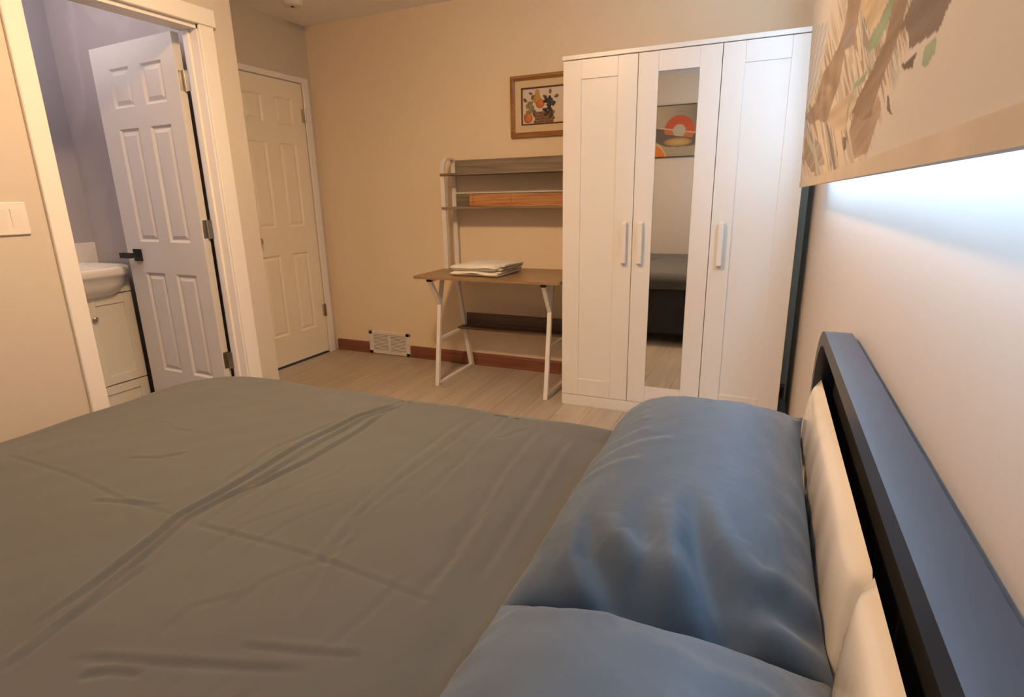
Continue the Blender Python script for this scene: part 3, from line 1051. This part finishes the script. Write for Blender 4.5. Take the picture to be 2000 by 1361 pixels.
def vnoise(a, b, seed):
    r = np.random.default_rng(seed)
    out = np.zeros(a.shape)
    for i in range(5):
        ka, kb, p = r.uniform(-1, 1), r.uniform(-1, 1), r.uniform(0, 6.28)
        out += np.sin(a * ka * 2 ** (i * .8) + b * kb * 2 ** (i * .8) + p) / 1.5 ** i
    return out / 2.0


base = np.array([0.68, 0.66, 0.64])
pink = np.array([0.58, 0.55, 0.55])
wN = np.clip(0.5 + 0.6 * vnoise(Y * 7, Z * 12, 3) + 0.5 * (np.clip((-2.95 - Y) / .3, 0, 1)), 0, 1)[..., None]
C = base * (1 - wN) + pink * wN
Yw = Y + 0.006 * vnoise(Y * 40, Z * 90, 5)
Zw = Z + 0.002 * vnoise(Y * 60, Z * 70, 6)


def inside(poly):
    r = np.zeros(Y.shape, bool)
    m_ = len(poly)
    for i in range(m_):
        (a, b_), (c, d_) = poly[i], poly[(i + 1) % m_]
        if b_ == d_:
            continue
        k_ = ((b_ > Zw) != (d_ > Zw)) & (Yw < (c - a) * (Zw - b_) / (d_ - b_) + a)
        r ^= k_
    return r


# a field of thin brush streaks fanning up from the lower far corner
su = 100.0 / (Y + 3.60)
sv = 1100.0 * (Z - 1.212) / (Y + 3.60)
field = vnoise((su + 0.16 * sv) * 0.24, sv * 0.012, 41) + 0.8 * vnoise((su + 0.22 * sv) * 0.55, sv * 0.02, 42)
far_w = np.clip((118 - (su - 0.24 * sv)) / 14, 0, 1) * np.clip((1.62 - Z) / 0.1, 0, 1)
pal = [(-9, (0.62, 0.55, 0.47)), (-0.75, (0.33, 0.27, 0.23)), (-0.45, (0.56, 0.49, 0.42)), (-0.15, (0.60, 0.57, 0.54)), (0.18, (0.48, 0.41, 0.34)),
       (0.42, (0.42, 0.44, 0.41)), (0.60, (0.30, 0.25, 0.215)), (0.85, (0.54, 0.545, 0.56)), (1.1, (0.22, 0.185, 0.165))]
Cs = np.zeros_like(C)
for thr, col in pal:
    Cs[field > thr] = col
C = C * (1 - far_w[..., None]) + Cs * far_w[..., None]
strokes = [
    ('sky', (0.52, 0.54, 0.58), [(-1.15, 1.80), (-1.168, 1.756), (-1.979, 1.578), (-1.951, 1.531), (-1.711, 1.49), (-1.309, 1.477), (-1.13, 1.50)]),
    ('tan', (0.52, 0.42, 0.30), [(-2.60, 1.44), (-2.72, 1.385), (-2.845, 1.394), (-2.88, 1.50), (-2.6, 1.60), (-2.4, 1.62), (-2.45, 1.5)]),
    ('orange', (0.50, 0.41, 0.32), [(-2.1, 1.358), (-2.299, 1.358), (-2.58, 1.341), (-2.627, 1.323), (-2.507, 1.294), (-2.275, 1.324)]),
    ('brown_left', (0.30, 0.225, 0.17), [(-1.136, 1.467), (-1.71, 1.445), (-1.926, 1.477), (-2.283, 1.462), (-2.382, 1.483), (-2.399, 1.60), (-2.5, 1.70), (-2.60, 1.60), (-2.576, 1.465), (-2.555, 1.432), (-2.538, 1.412), (-2.408, 1.43), (-2.376, 1.388), (-2.26, 1.369), (-2.153, 1.344), (-1.841, 1.385), (-1.576, 1.399)]),
    ('purple', (0.27, 0.23, 0.235), [(-2.329, 1.452), (-2.395, 1.469), (-2.548, 1.442), (-2.519, 1.414)]),
    ('rust', (0.36, 0.26, 0.20), [(-1.909, 1.433), (-2.1, 1.428), (-2.228, 1.4), (-1.972, 1.398), (-1.821, 1.401)]),
    ('green_band', (0.24, 0.33, 0.235), [(-2.705, 1.367), (-2.721, 1.385), (-2.78, 1.384), (-2.845, 1.394), (-2.85, 1.50), (-2.88, 1.48), (-2.864, 1.389), (-2.862, 1.379), (-2.829, 1.368), (-2.787, 1.36)]),
    ('brown_low', (0.36, 0.275, 0.215), [(-2.638, 1.31), (-2.839, 1.3), (-2.86, 1.283), (-2.795, 1.246), (-2.674, 1.247), (-2.59, 1.287)]),
    ('trunk', (0.265, 0.195, 0.15), [(-2.77, 1.34), (-2.837, 1.354), (-2.864, 1.389), (-2.89, 1.55), (-2.98, 1.55), (-2.944, 1.367), (-2.914, 1.344), (-2.887, 1.328), (-2.824, 1.308), (-2.789, 1.284), (-2.697, 1.291), (-2.602, 1.314), (-2.683, 1.327)]),
    ('trunk2', (0.20, 0.155, 0.135), [(-2.906, 1.345), (-2.951, 1.357), (-2.984, 1.357), (-3.02, 1.50), (-3.16, 1.50), (-3.105, 1.325), (-3.084, 1.319), (-3.068, 1.31), (-3.019, 1.314), (-2.969, 1.317), (-2.964, 1.334), (-2.942, 1.341)]),
    ('green_leaf', (0.27, 0.35, 0.26), [(-3.026, 1.302), (-3.032, 1.308), (-3.064, 1.306), (-3.066, 1.295), (-3.044, 1.29), (-3.028, 1.294)]),
    ('dark1', (0.15, 0.115, 0.10), [(-2.946, 1.309), (-3.007, 1.308), (-2.994, 1.303), (-2.995, 1.298), (-2.96, 1.302)]),
    ('green_band2', (0.25, 0.32, 0.24), [(-2.58, 1.341), (-2.606, 1.349), (-2.721, 1.345), (-2.708, 1.337), (-2.593, 1.341), (-2.556, 1.322), (-2.529, 1.292), (-2.532, 1.322)]),
    ('dark2', (0.16, 0.13, 0.11), [(-2.513, 1.287), (-2.566, 1.283), (-2.57, 1.268), (-2.543, 1.265)]),
    ('dark3', (0.17, 0.14, 0.12), [(-2.882, 1.294), (-2.901, 1.29), (-2.926, 1.269), (-2.902, 1.277)]),
    ('grass', (0.31, 0.26, 0.21), [(-1.247, 1.397), (-1.495, 1.35), (-1.847, 1.292), (-1.954, 1.252), (-1.772, 1.257), (-1.269, 1.32)]),
    ('grass', (0.34, 0.31, 0.28), [(-1.778, 1.346), (-2.025, 1.313), (-2.208, 1.26), (-2.039, 1.263), (-1.882, 1.309)]),
]
for nm, col, poly in strokes:
    k_ = inside(poly)
    sh = 1 + 0.22 * vnoise(Y * 25, Z * 160, len(nm))
    C[k_] = (np.array(col) * sh[..., None])[k_]
Pf = np.stack([print_x(Z), Y, Z + TILT * (PY1 - Y)], -1).reshape(-1, 3)
Pb = Pf + np.array([0.008, 0, 0])
F0 = grid_faces(ny, nz_, 0, False)
ringi = np.concatenate([np.arange(ny) * nz_, (ny - 1) * nz_ + np.arange(1, nz_), np.arange(ny - 2, -1, -1) * nz_ + nz_ - 1, np.arange(nz_ - 2, 0, -1)])
rj = np.roll(ringi, -1)
N0 = ny * nz_
Fr = np.stack([ringi, ringi + N0, rj + N0, rj], -1)
grid_object('printed_sheet', np.vstack([Pf, Pb]), np.vstack([F0, F0[:, ::-1] + N0, Fr]), 'print', hp, smooth=False,
            colors=np.vstack([C.reshape(-1, 3), np.full((N0, 3), 0.72)]))
MT['band'] = mat('tan_hem', (0.58, 0.505, 0.43), 0.6, noise=(8, 0.08, (1, 1, 1)))
bm = prism(bmesh.new(), [(-0.0935, PZ0), (-0.083, PZ0), (-0.083, PZ0 + BAND), (-0.0942, PZ0 + BAND)], 1, PY0, PY1 + 0.002)
for v in bm.verts:
    v.co.z += TILT * (PY1 - v.co.y)
obj('bottom_bar', bm, 'band', hp,
    label='plain tan bar along the lower edge')
obj('top_rail', B(-0.130, 0.0, PY0 + 0.02, PY0 + 0.05, 2.145, 2.17), 'white_metal', hp)
obj('top_rail', B(-0.130, 0.0, PY1 - 0.05, PY1 - 0.02, 2.145, 2.17), 'white_metal', hp)
obj('top_bar', B(-0.132, -0.102, PY0, PY1, 2.15, 2.175, bev=0.003), 'white_metal', hp)

# ================================================================== BED
BY0, BY1 = -3.690, -2.165                              # near and far sides of the frame
BX0, BX1 = -2.065, -0.012                              # foot end, wall end
bed = thing('bed', (-1.05, (BY0 + BY1) / 2, 0), 'black double bed frame with arched headboard and cream cushions', 'bed')
for yy0, yy1 in ((BY1 - 0.04, BY1), (BY0, BY0 + 0.04)):
    obj('side_rail', B(BX0, -0.065, yy0, yy1, 0.085, 0.500, bev=0.008, seg=2), 'dark_base', bed)
obj('foot_rail', B(BX0, BX0 + 0.04, BY0 + 0.04, BY1 - 0.04, 0.085, 0.500, bev=0.008, seg=2), 'dark_base', bed)
obj('slat_deck', B(BX0 + 0.04, -0.065, BY0 + 0.04, BY1 - 0.04, 0.20, 0.23), 'dark_base', bed)
for lx in (BX0 + 0.06, -0.20):
    for ly in (BY0 + 0.06, BY1 - 0.06):
        obj('leg', B(lx - 0.03, lx + 0.03, ly - 0.03, ly + 0.03, 0.0, 0.21, bev=0.004), 'black_metal', bed)


def arch(y0, y1, zt, r, z0, n=10):
    pts = [(y1, z0)]
    for i in range(n + 1):
        a = math.radians(90 * i / n)
        pts.append((y1 - r + r * math.cos(a), zt - r + r * math.sin(a)))
    for i in range(n + 1):
        a = math.radians(90 + 90 * i / n)
        pts.append((y0 + r + r * math.cos(a), zt - r + r * math.sin(a)))
    pts.append((y0, z0))
    return pts


HY0, HY1, HZ, FT = -3.715, -2.150, 0.930, 0.030
bm = ringprism(bmesh.new(), arch(HY0, HY1, HZ, 0.150, 0.0), arch(HY0 + FT, HY1 - FT, HZ - FT, 0.122, 0.0), 0, -0.062, -0.012)
bmesh.ops.bevel(bm, geom=[e for e in bm.edges if len(e.link_faces) == 2 and e.calc_face_angle(0) > 1.0], offset=0.002, segments=1, affect='EDGES')
obj('headboard_frame', bm, 'black_metal', bed, smooth=35)
obj('headboard_rail', B(-0.046, -0.020, HY0 + FT, HY1 - FT, 0.56, 0.62), 'black', bed)
obj('headboard_panel', prism(bmesh.new(), arch(HY0 + FT, HY1 - FT, HZ - FT, 0.122, 0.10), 0, -0.020, -0.014), 'black', bed)


def head_cushion(y0, y1, z0, z1, xb, depth):
    n_, m_ = 60, 30
    u = np.linspace(-1, 1, n_)
    v = np.linspace(-1, 1, m_)
    U, V = np.meshgrid(u, v, indexing='ij')
    pr = (1 - np.abs(U) ** 14) ** 0.5 * (1 - np.abs(V) ** 4.5) ** 0.5
    X = xb - 0.006 * ((1 - np.abs(U) ** 30) * (1 - np.abs(V) ** 30)) - depth * pr * (1 + 0.02 * np.sin(9 * U + 3 * V) + 0.015 * np.sin(23 * U))
    Y_ = (y0 + y1) / 2 + U * (y1 - y0) / 2
    Z_ = (z0 + z1) / 2 + V * (z1 - z0) / 2
    Pf_ = np.stack([X, Y_, Z_], -1).reshape(-1, 3)
    Pb_ = np.stack([np.full_like(X, xb), Y_, Z_], -1).reshape(-1, 3)
    return np.vstack([Pf_, Pb_]), np.vstack([grid_faces(n_, m_, 0), grid_faces(n_, m_, n_ * m_, True)])


for a, b_ in ((-2.926, HY1 - FT - 0.004), (HY0 + FT + 0.004, -2.928)):
    P, F = head_cushion(a, b_, 0.46, 0.795, -0.046, 0.026)
    grid_object('head_cushion', P, F, 'cushion', bed)

# mattress
ma = thing('mattress', (-1.05, (BY0 + BY1) / 2, 0.23), 'mattress under the grey bed cover', 'mattress')
obj('mattress_body', B(BX0 + 0.045, -0.125, BY0 + 0.045, BY1 - 0.045, 0.230, 0.560, bev=0.05, seg=4), 'mattress', ma, smooth=40)

# grey cover with folding creases
ZT = 0.592
RC, RE = 0.17, 0.075                                    # plan corner radius, edge rounding radius
QX0, QX1, QY0, QY1 = -2.105 + RE, -0.115, -3.735 + RE, -2.115 - RE
DROP = RE * math.pi / 2 + 0.055
st = 0.0047
gx = np.arange(QX0 - DROP, QX1 + 1e-6, st)
gy = np.arange(QY0 - DROP, QY1 + DROP + 1e-6, st)
GX, GY = np.meshgrid(gx, gy, indexing='ij')
# nearest point of the rounded rectangle (square towards the headboard)
ix0, iy0, iy1 = QX0 + RC, QY0 + RC, QY1 - RC
cxp = np.maximum(GX, ix0)
cyp = np.clip(GY, iy0, iy1)
dx, dy = GX - cxp, GY - cyp
dc = np.hypot(dx, dy)
dout = dc - RC
nx = np.where(dc > 1e-9, dx / np.maximum(dc, 1e-9), 0)
nyv = np.where(dc > 1e-9, dy / np.maximum(dc, 1e-9), 0)
dcl = np.clip(dout, 0, DROP)
an = np.minimum(dcl / RE, math.pi / 2)
over = np.maximum(dcl - RE * math.pi / 2, 0)
outm = dout > 0
PX = np.where(outm, cxp + nx * (RC + RE * np.sin(an)), GX)
PY = np.where(outm, cyp + nyv * (RC + RE * np.sin(an)), GY)
PZ = np.where(outm, ZT - RE * (1 - np.cos(an)) - over, ZT)
edge = np.clip(-dout / 0.25, 0, 1)
top = np.clip(-dout / 0.06, 0, 1)
h = 0.010 * edge * edge * (3 - 2 * edge)
h += 0.0022 * vnoise(GX * 5, GY * 7, 21) + 0.0010 * vnoise(GX * 14, GY * 22, 22)
cr_main = [(-1.147, -3.238), (-1.162, -3.136), (-1.205, -2.985), (-1.226, -2.933), (-1.234, -2.732), (-1.246, -2.554), (-1.234, -2.36), (-1.184, -2.150)]
cr_side = [(-1.205, -2.86), (-1.178, -2.75), (-1.159, -2.646), (-1.162, -2.45), (-1.178, -2.30)]
h += crease(GX, GY, cr_main, -0.0081, 0.0061, 0.55)
h += crease(GX, GY, [(a + 0.032 + 0.008 * math.sin(9 * b_), b_) for a, b_ in cr_main], -0.0062, 0.0058, 0.55)
h += crease(GX, GY, cr_side, -0.0071, 0.0061, 0.55)
h += crease(GX, GY, [(-1.262, -2.80), (-1.292, -2.62), (-1.262, -2.40)], -0.0025, 0.0072, 0.55)
h += crease(GX, GY, [(-1.09, -3.30), (-1.112, -3.20), (-1.13, -3.05)], -0.0047, 0.0072, 0.55)
h += crease(GX, GY, [(-1.95, -2.905), (-1.608, -2.912), (-1.379, -2.938), (-1.22, -2.933)], -0.0021, 0.0055, 0.55)
h += crease(GX, GY, [(-1.20, -2.940), (-0.893, -2.929), (-0.593, -2.950)], -0.0025, 0.0055, 0.55)
h += crease(GX, GY, [(-0.905, -2.10), (-0.890, -2.40), (-0.898, -2.637), (-0.889, -2.792), (-0.854, -2.921), (-0.79, -3.08)], -0.0021, 0.0086, 0.55)
h += crease(GX, GY, [(-0.94, -2.20), (-0.935, -2.55), (-0.92, -2.80), (-0.88, -2.98)], -0.0017, 0.0101, 0.55)
h += crease(GX, GY, [(-0.84, -2.15), (-0.82, -2.45), (-0.80, -2.75)], -0.0019, 0.0094, 0.55)
h += crease(GX, GY, [(-0.72, -2.20), (-0.70, -2.50), (-0.66, -2.75), (-0.64, -3.0)], -0.0029, 0.0115, 0.55)
h += crease(GX, GY, [(-0.62, -2.25), (-0.60, -2.60), (-0.58, -2.9)], -0.0030, 0.0115, 0.55)
h += crease(GX, GY, [(-1.032, -3.245), (-0.99, -3.228), (-0.924, -3.208), (-0.80, -3.165), (-0.70, -3.130)], -0.0032, 0.0072, 0.55)
h += crease(GX, GY, [(-0.985, -3.260), (-0.950, -3.235), (-0.905, -3.222)], -0.0038, 0.0065, 0.55)
h += crease(GX, GY, [(-0.830, -3.135), (-0.74, -3.110), (-0.65, -3.080)], -0.0029, 0.0065, 0.55)
h += crease(GX, GY, [(-1.60, -2.80), (-1.52, -2.77), (-1.48, -2.72)], -0.0027, 0.0065, 0.55)
h += crease(GX, GY, [(-1.46, -2.965), (-1.36, -2.935), (-1.30, -2.92)], -0.0030, 0.0058, 0.55)
h += crease(GX, GY, [(-1.75, -2.60), (-1.66, -2.63), (-1.58, -2.62)], -0.0019, 0.0072, 0.55)
# cover dips a little along the pillows' front
h -= 0.010 * np.exp(-((GX + 0.545) / 0.05) ** 2) * top
for i in range(26):                                     # faint pulled lines running across the bed
    yy = rng.uniform(-3.4, -2.2)
    xx = rng.uniform(-1.15, -0.6)
    L = rng.uniform(0.08, 0.26)
    h += crease(GX, GY, [(xx, yy), (xx + rng.uniform(-.03, .03), yy + L / 2), (xx + rng.uniform(-.05, .05), yy + L)], -rng.uniform(0.0006, 0.0014), 0.008, 0.5)
PZ = PZ + np.where(outm, 0, h * np.maximum(top, 0.15))
PX = PX + np.where(outm, nx * 0.004 * np.sin(GY * 23), 0)
PY = PY + np.where(outm, nyv * 0.006 * np.sin(GX * 17), 0)
P = np.stack([PX, PY, PZ], -1).reshape(-1, 3)
cover = grid_object('bed_cover', P, grid_faces(len(gx), len(gy), 0), 'duvet')
tag(cover, 'creased grey cotton cover spread over the bed', 'bed cover')
sol = cover.modifiers.new('thickness', 'SOLIDIFY')
sol.thickness = 0.008
sol.offset = -1


def gather(X, Y, pts, depth, w0, w1, ridge=0.4):
    """soft valley that deepens and widens along its length, with raised shoulders."""
    d, s_, p = polyline_dist(X, Y, pts)
    f = np.clip(p / 0.7, 0, 1)
    f = f * f * (3 - 2 * f)
    w = w0 + (w1 - w0) * p
    v = np.exp(-(d / w) ** 2)
    r_ = np.exp(-((d - 1.9 * w) / (0.9 * w)) ** 2)
    return depth * f * (ridge * r_ - v)


# pillows
def pillow(name, x0, x1, y0, y1, zb, th, folds, label, seed, warp=None, gathers=()):
    n_ = 170
    u = np.linspace(-1, 1, n_)
    U, V = np.meshgrid(u, u, indexing='ij')
    # pulled-in sides with pointed ears
    pin = 0.055
    X = (x0 + x1) / 2 + (x1 - x0) / 2 * U * (1 - pin * (1 - V ** 4) * np.abs(U) ** 3)
    Y_ = (y0 + y1) / 2 + (y1 - y0) / 2 * V * (1 - pin * 0.8 * (1 - U ** 4) * np.abs(V) ** 3)
    pr = np.clip(1 - np.abs(U) ** 2.6, 0, 1) ** 0.62 * np.clip(1 - np.abs(V) ** 3.4, 0, 1) ** 0.62
    h_ = np.zeros(X.shape)
    for pts, amp, w in folds:
        h_ += crease(X, Y_, pts, amp, w, 0.9, 1.8)
    for ga in gathers:
        h_ += gather(X, Y_, *ga)
    h_ += 0.0022 * vnoise(X * 22, Y_ * 16, seed) + 0.0015 * vnoise(X * 50, Y_ * 38, seed + 1)
    # gathers radiating from the side seams
    sidef = np.clip((np.abs(U) - 0.62) / 0.38, 0, 1) * np.clip((1 - np.abs(U)) / 0.1, 0, 1)
    h_ += 0.0024 * sidef * np.sin(Y_ * 52 + 4 * np.sin(Y_ * 9 + seed))
    lift = warp(U, V) if warp else 0
    zt = zb + 0.022 + th * pr + h_ * np.clip(pr * 4, 0, 1) + lift
    zl = zb + 0.022 - 0.020 * np.clip(pr * 3, 0, 1) + lift
    Pt = np.stack([X, Y_, zt], -1).reshape(-1, 3)
    Pb_ = np.stack([X, Y_, zl], -1).reshape(-1, 3)
    o = grid_object(name, np.vstack([Pt, Pb_]), np.vstack([grid_faces(n_, n_, 0), grid_faces(n_, n_, n_ * n_, True)]), 'pillow')
    tag(o, label, 'pillow', 'pillows against the headboard')
    # welded seam
    bm_ = bmesh.new()
    bm_.from_mesh(o.data)
    bmesh.ops.remove_doubles(bm_, verts=bm_.verts[:], dist=0.0008)
    bm_.to_mesh(o.data)
    bm_.free()
    return o


folds1 = [([(-0.475, -2.655), (-0.436, -2.64), (-0.366, -2.60), (-0.305, -2.57)], 0.0030, 0.013),
          ([(-0.470, -2.70), (-0.42, -2.69), (-0.35, -2.665)], 0.0032, 0.014),
          ([(-0.470, -2.51), (-0.42, -2.485), (-0.37, -2.46)], 0.0032, 0.014),
          ([(-0.475, -2.58), (-0.42, -2.565), (-0.36, -2.53)], 0.0030, 0.013),
          ([(-0.470, -2.40), (-0.43, -2.385), (-0.39, -2.37)], 0.0026, 0.012),
          ([(-0.150, -2.74), (-0.130, -2.82), (-0.138, -2.87)], 0.0030, 0.012)]
gathers1 = [([(-0.262, -2.715), (-0.254, -2.78), (-0.238, -2.84), (-0.212, -2.89), (-0.180, -2.945)], 0.030, 0.012, 0.030, 0.45),
            ([(-0.400, -2.760), (-0.402, -2.82), (-0.385, -2.87), (-0.340, -2.91), (-0.270, -2.945)], 0.024, 0.010, 0.028, 0.5),
            ([(-0.215, -2.870), (-0.160, -2.890), (-0.085, -2.895)], 0.016, 0.012, 0.022, 0.5),
            ([(-0.330, -2.745), (-0.325, -2.81), (-0.305, -2.88)], 0.007, 0.012, 0.022, 0.4)]


def warp1(U, V):
    # far corner by the headboard stands up as an ear; near open end sags
    return 0.085 * np.clip(U - 0.45, 0, 1) ** 1.3 * np.clip(V - 0.35, 0, 1) + 0.028 * np.clip(U, 0, 1) ** 2


pillow('pillow', -0.505, -0.068, -2.950, -2.115, 0.598, 0.150, folds1, 'grey pillow with an open folded end, nearer the wardrobe', 31, warp1, gathers1)
folds2 = [([(-0.46, -3.02), (-0.38, -3.04), (-0.30, -3.02)], 0.006, 0.02), ([(-0.30, -3.05), (-0.2, -3.09), (-0.12, -3.08)], 0.005, 0.02)]
pillow('pillow', -0.505, -0.068, -3.680, -2.932, 0.598, 0.150, folds2, 'grey pillow lying smooth, farther from the wardrobe', 47,
       lambda U, V: 0.024 * np.clip(U, 0, 1) ** 2)

# ================================================================== BATHROOM VANITY
VX, VY0, VY1 = -3.55, -2.026, -1.50
va = thing('vanity_cabinet', (-3.75, (VY0 + VY1) / 2, 0), 'cream two-door bathroom vanity cabinet under the sink', 'cabinet')
bm = bmesh.new()
box(bm, XB, VX - 0.020, VY0, VY0 + 0.016, 0.0, 0.80)
box(bm, XB, VX - 0.020, VY1 - 0.016, VY1, 0.0, 0.80)
box(bm, XB, XB + 0.006, VY0 + 0.016, VY1 - 0.016, 0.0, 0.66)
box(bm, XB + 0.006, VX - 0.020, VY0 + 0.016, VY1 - 0.016, 0.20, 0.216)
box(bm, VX - 0.020, VX - 0.001, VY0, VY1, 0.722, 0.80, bev=0.002)
obj('carcass', bm, 'vanity', va)
for a, b_, ks in ((VY0 + 0.002, -1.765, -1), (-1.761, VY1 - 0.002, 1)):
    sw_ = 0.052
    bm = bmesh.new()
    z0, z1 = 0.205, 0.716
    for r in ((a, a + sw_, z0, z1), (b_ - sw_, b_, z0, z1), (a + sw_, b_ - sw_, z0, z0 + sw_), (a + sw_, b_ - sw_, z1 - sw_, z1)):
        box(bm, VX - 0.019, VX, r[0], r[1], r[2], r[3], bev=0.0015)
    d = obj('door', bm, 'vanity', va)
    obj('door_panel', B(VX - 0.018, VX - 0.008, a + sw_ - 0.003, b_ - sw_ + 0.003, z0 + sw_ - 0.003, z1 - sw_ + 0.003), 'vanity', d)
    ky = a + 0.028 if ks > 0 else b_ - 0.028
    obj('knob', lathe(bmesh.new(), [(0.005, 0.0), (0.005, 0.012), (0.013, 0.016), (0.014, 0.023), (0.008, 0.028)], (VX, ky, 0.598), 'X', 18), 'steel', d, smooth=40)
bm = bmesh.new()
for r in ((VY0 + .002, VY0 + .05, 0.0, 0.198), (VY1 - .052, VY1 - .002, 0.0, 0.198), (VY0 + .05, VY1 - .052, 0.150, 0.198), (VY0 + .05, VY1 - .052, 0.0, 0.05)):
    box(bm, VX - 0.019, VX - 0.001, r[0], r[1], r[2], r[3], bev=0.0015)
pl = obj('base_panel', bm, 'vanity', va)
obj('base_inset', B(VX - 0.019, VX - 0.010, VY0 + .047, VY1 - .049, 0.047, 0.153), 'vanity', pl)

sk = thing('bathroom_sink', (-3.72, -1.80, 0.80), 'white ceramic bowl sink with rounded front on the vanity', 'sink')
SX, SY, hx_, hy_ = -3.745, -1.763, 0.300, 0.285
bm = bmesh.new()
rings = []
for s, z in ((0.30, 0.690), (0.60, 0.697), (0.80, 0.725), (0.91, 0.780), (0.945, 0.818), (0.985, 0.826), (1.0, 0.838), (1.0, 0.862), (0.985, 0.873), (0.955, 0.876),
             (0.88, 0.872), (0.80, 0.850), (0.66, 0.790), (0.40, 0.760), (0.06, 0.752)):
    ring = []
    for i in range(56):
        a = 2 * math.pi * i / 56
        ex = 0.52 if math.cos(a) > 0 else 0.35
        c_, s_ = math.cos(a), math.sin(a)
        x_ = SX + hx_ * s * math.copysign(abs(c_) ** ex, c_)
        y_ = SY + hy_ * s * math.copysign(abs(s_) ** ex, s_)
        ring.append(bm.verts.new((max(x_, XB + 0.0155 + 0.02 * (1 - s)), y_, z)))
    rings.append(ring)
for r0, r1 in zip(rings, rings[1:]):
    for i in range(56):
        j = (i + 1) % 56
        bm.faces.new((r0[i], r0[j], r1[j], r1[i]))
bm.faces.new(rings[0])
bm.faces.new(rings[-1][::-1])
obj('basin', bm, 'ceramic', sk, smooth='all')
bm = lathe(bmesh.new(), [(0.024, 0), (0.024, 0.012), (0.015, 0.02), (0.014, 0.10)], (-3.90, -1.80, 0.868), 'Z', 18)
bar(bm, (-3.90, -1.80, 0.955), (-3.78, -1.80, 0.945), 0.022, 0.018, (0, 1, 0), 0.004)
obj('tap', bm, 'steel', sk, smooth=40)
bs = obj('backsplash', B(XB, XB + 0.014, -2.06, YB1, 0.835, 0.988, bev=0.002), 'ceramic')
tag(bs, 'white splashback strip on the wall behind the sink', 'splashback')
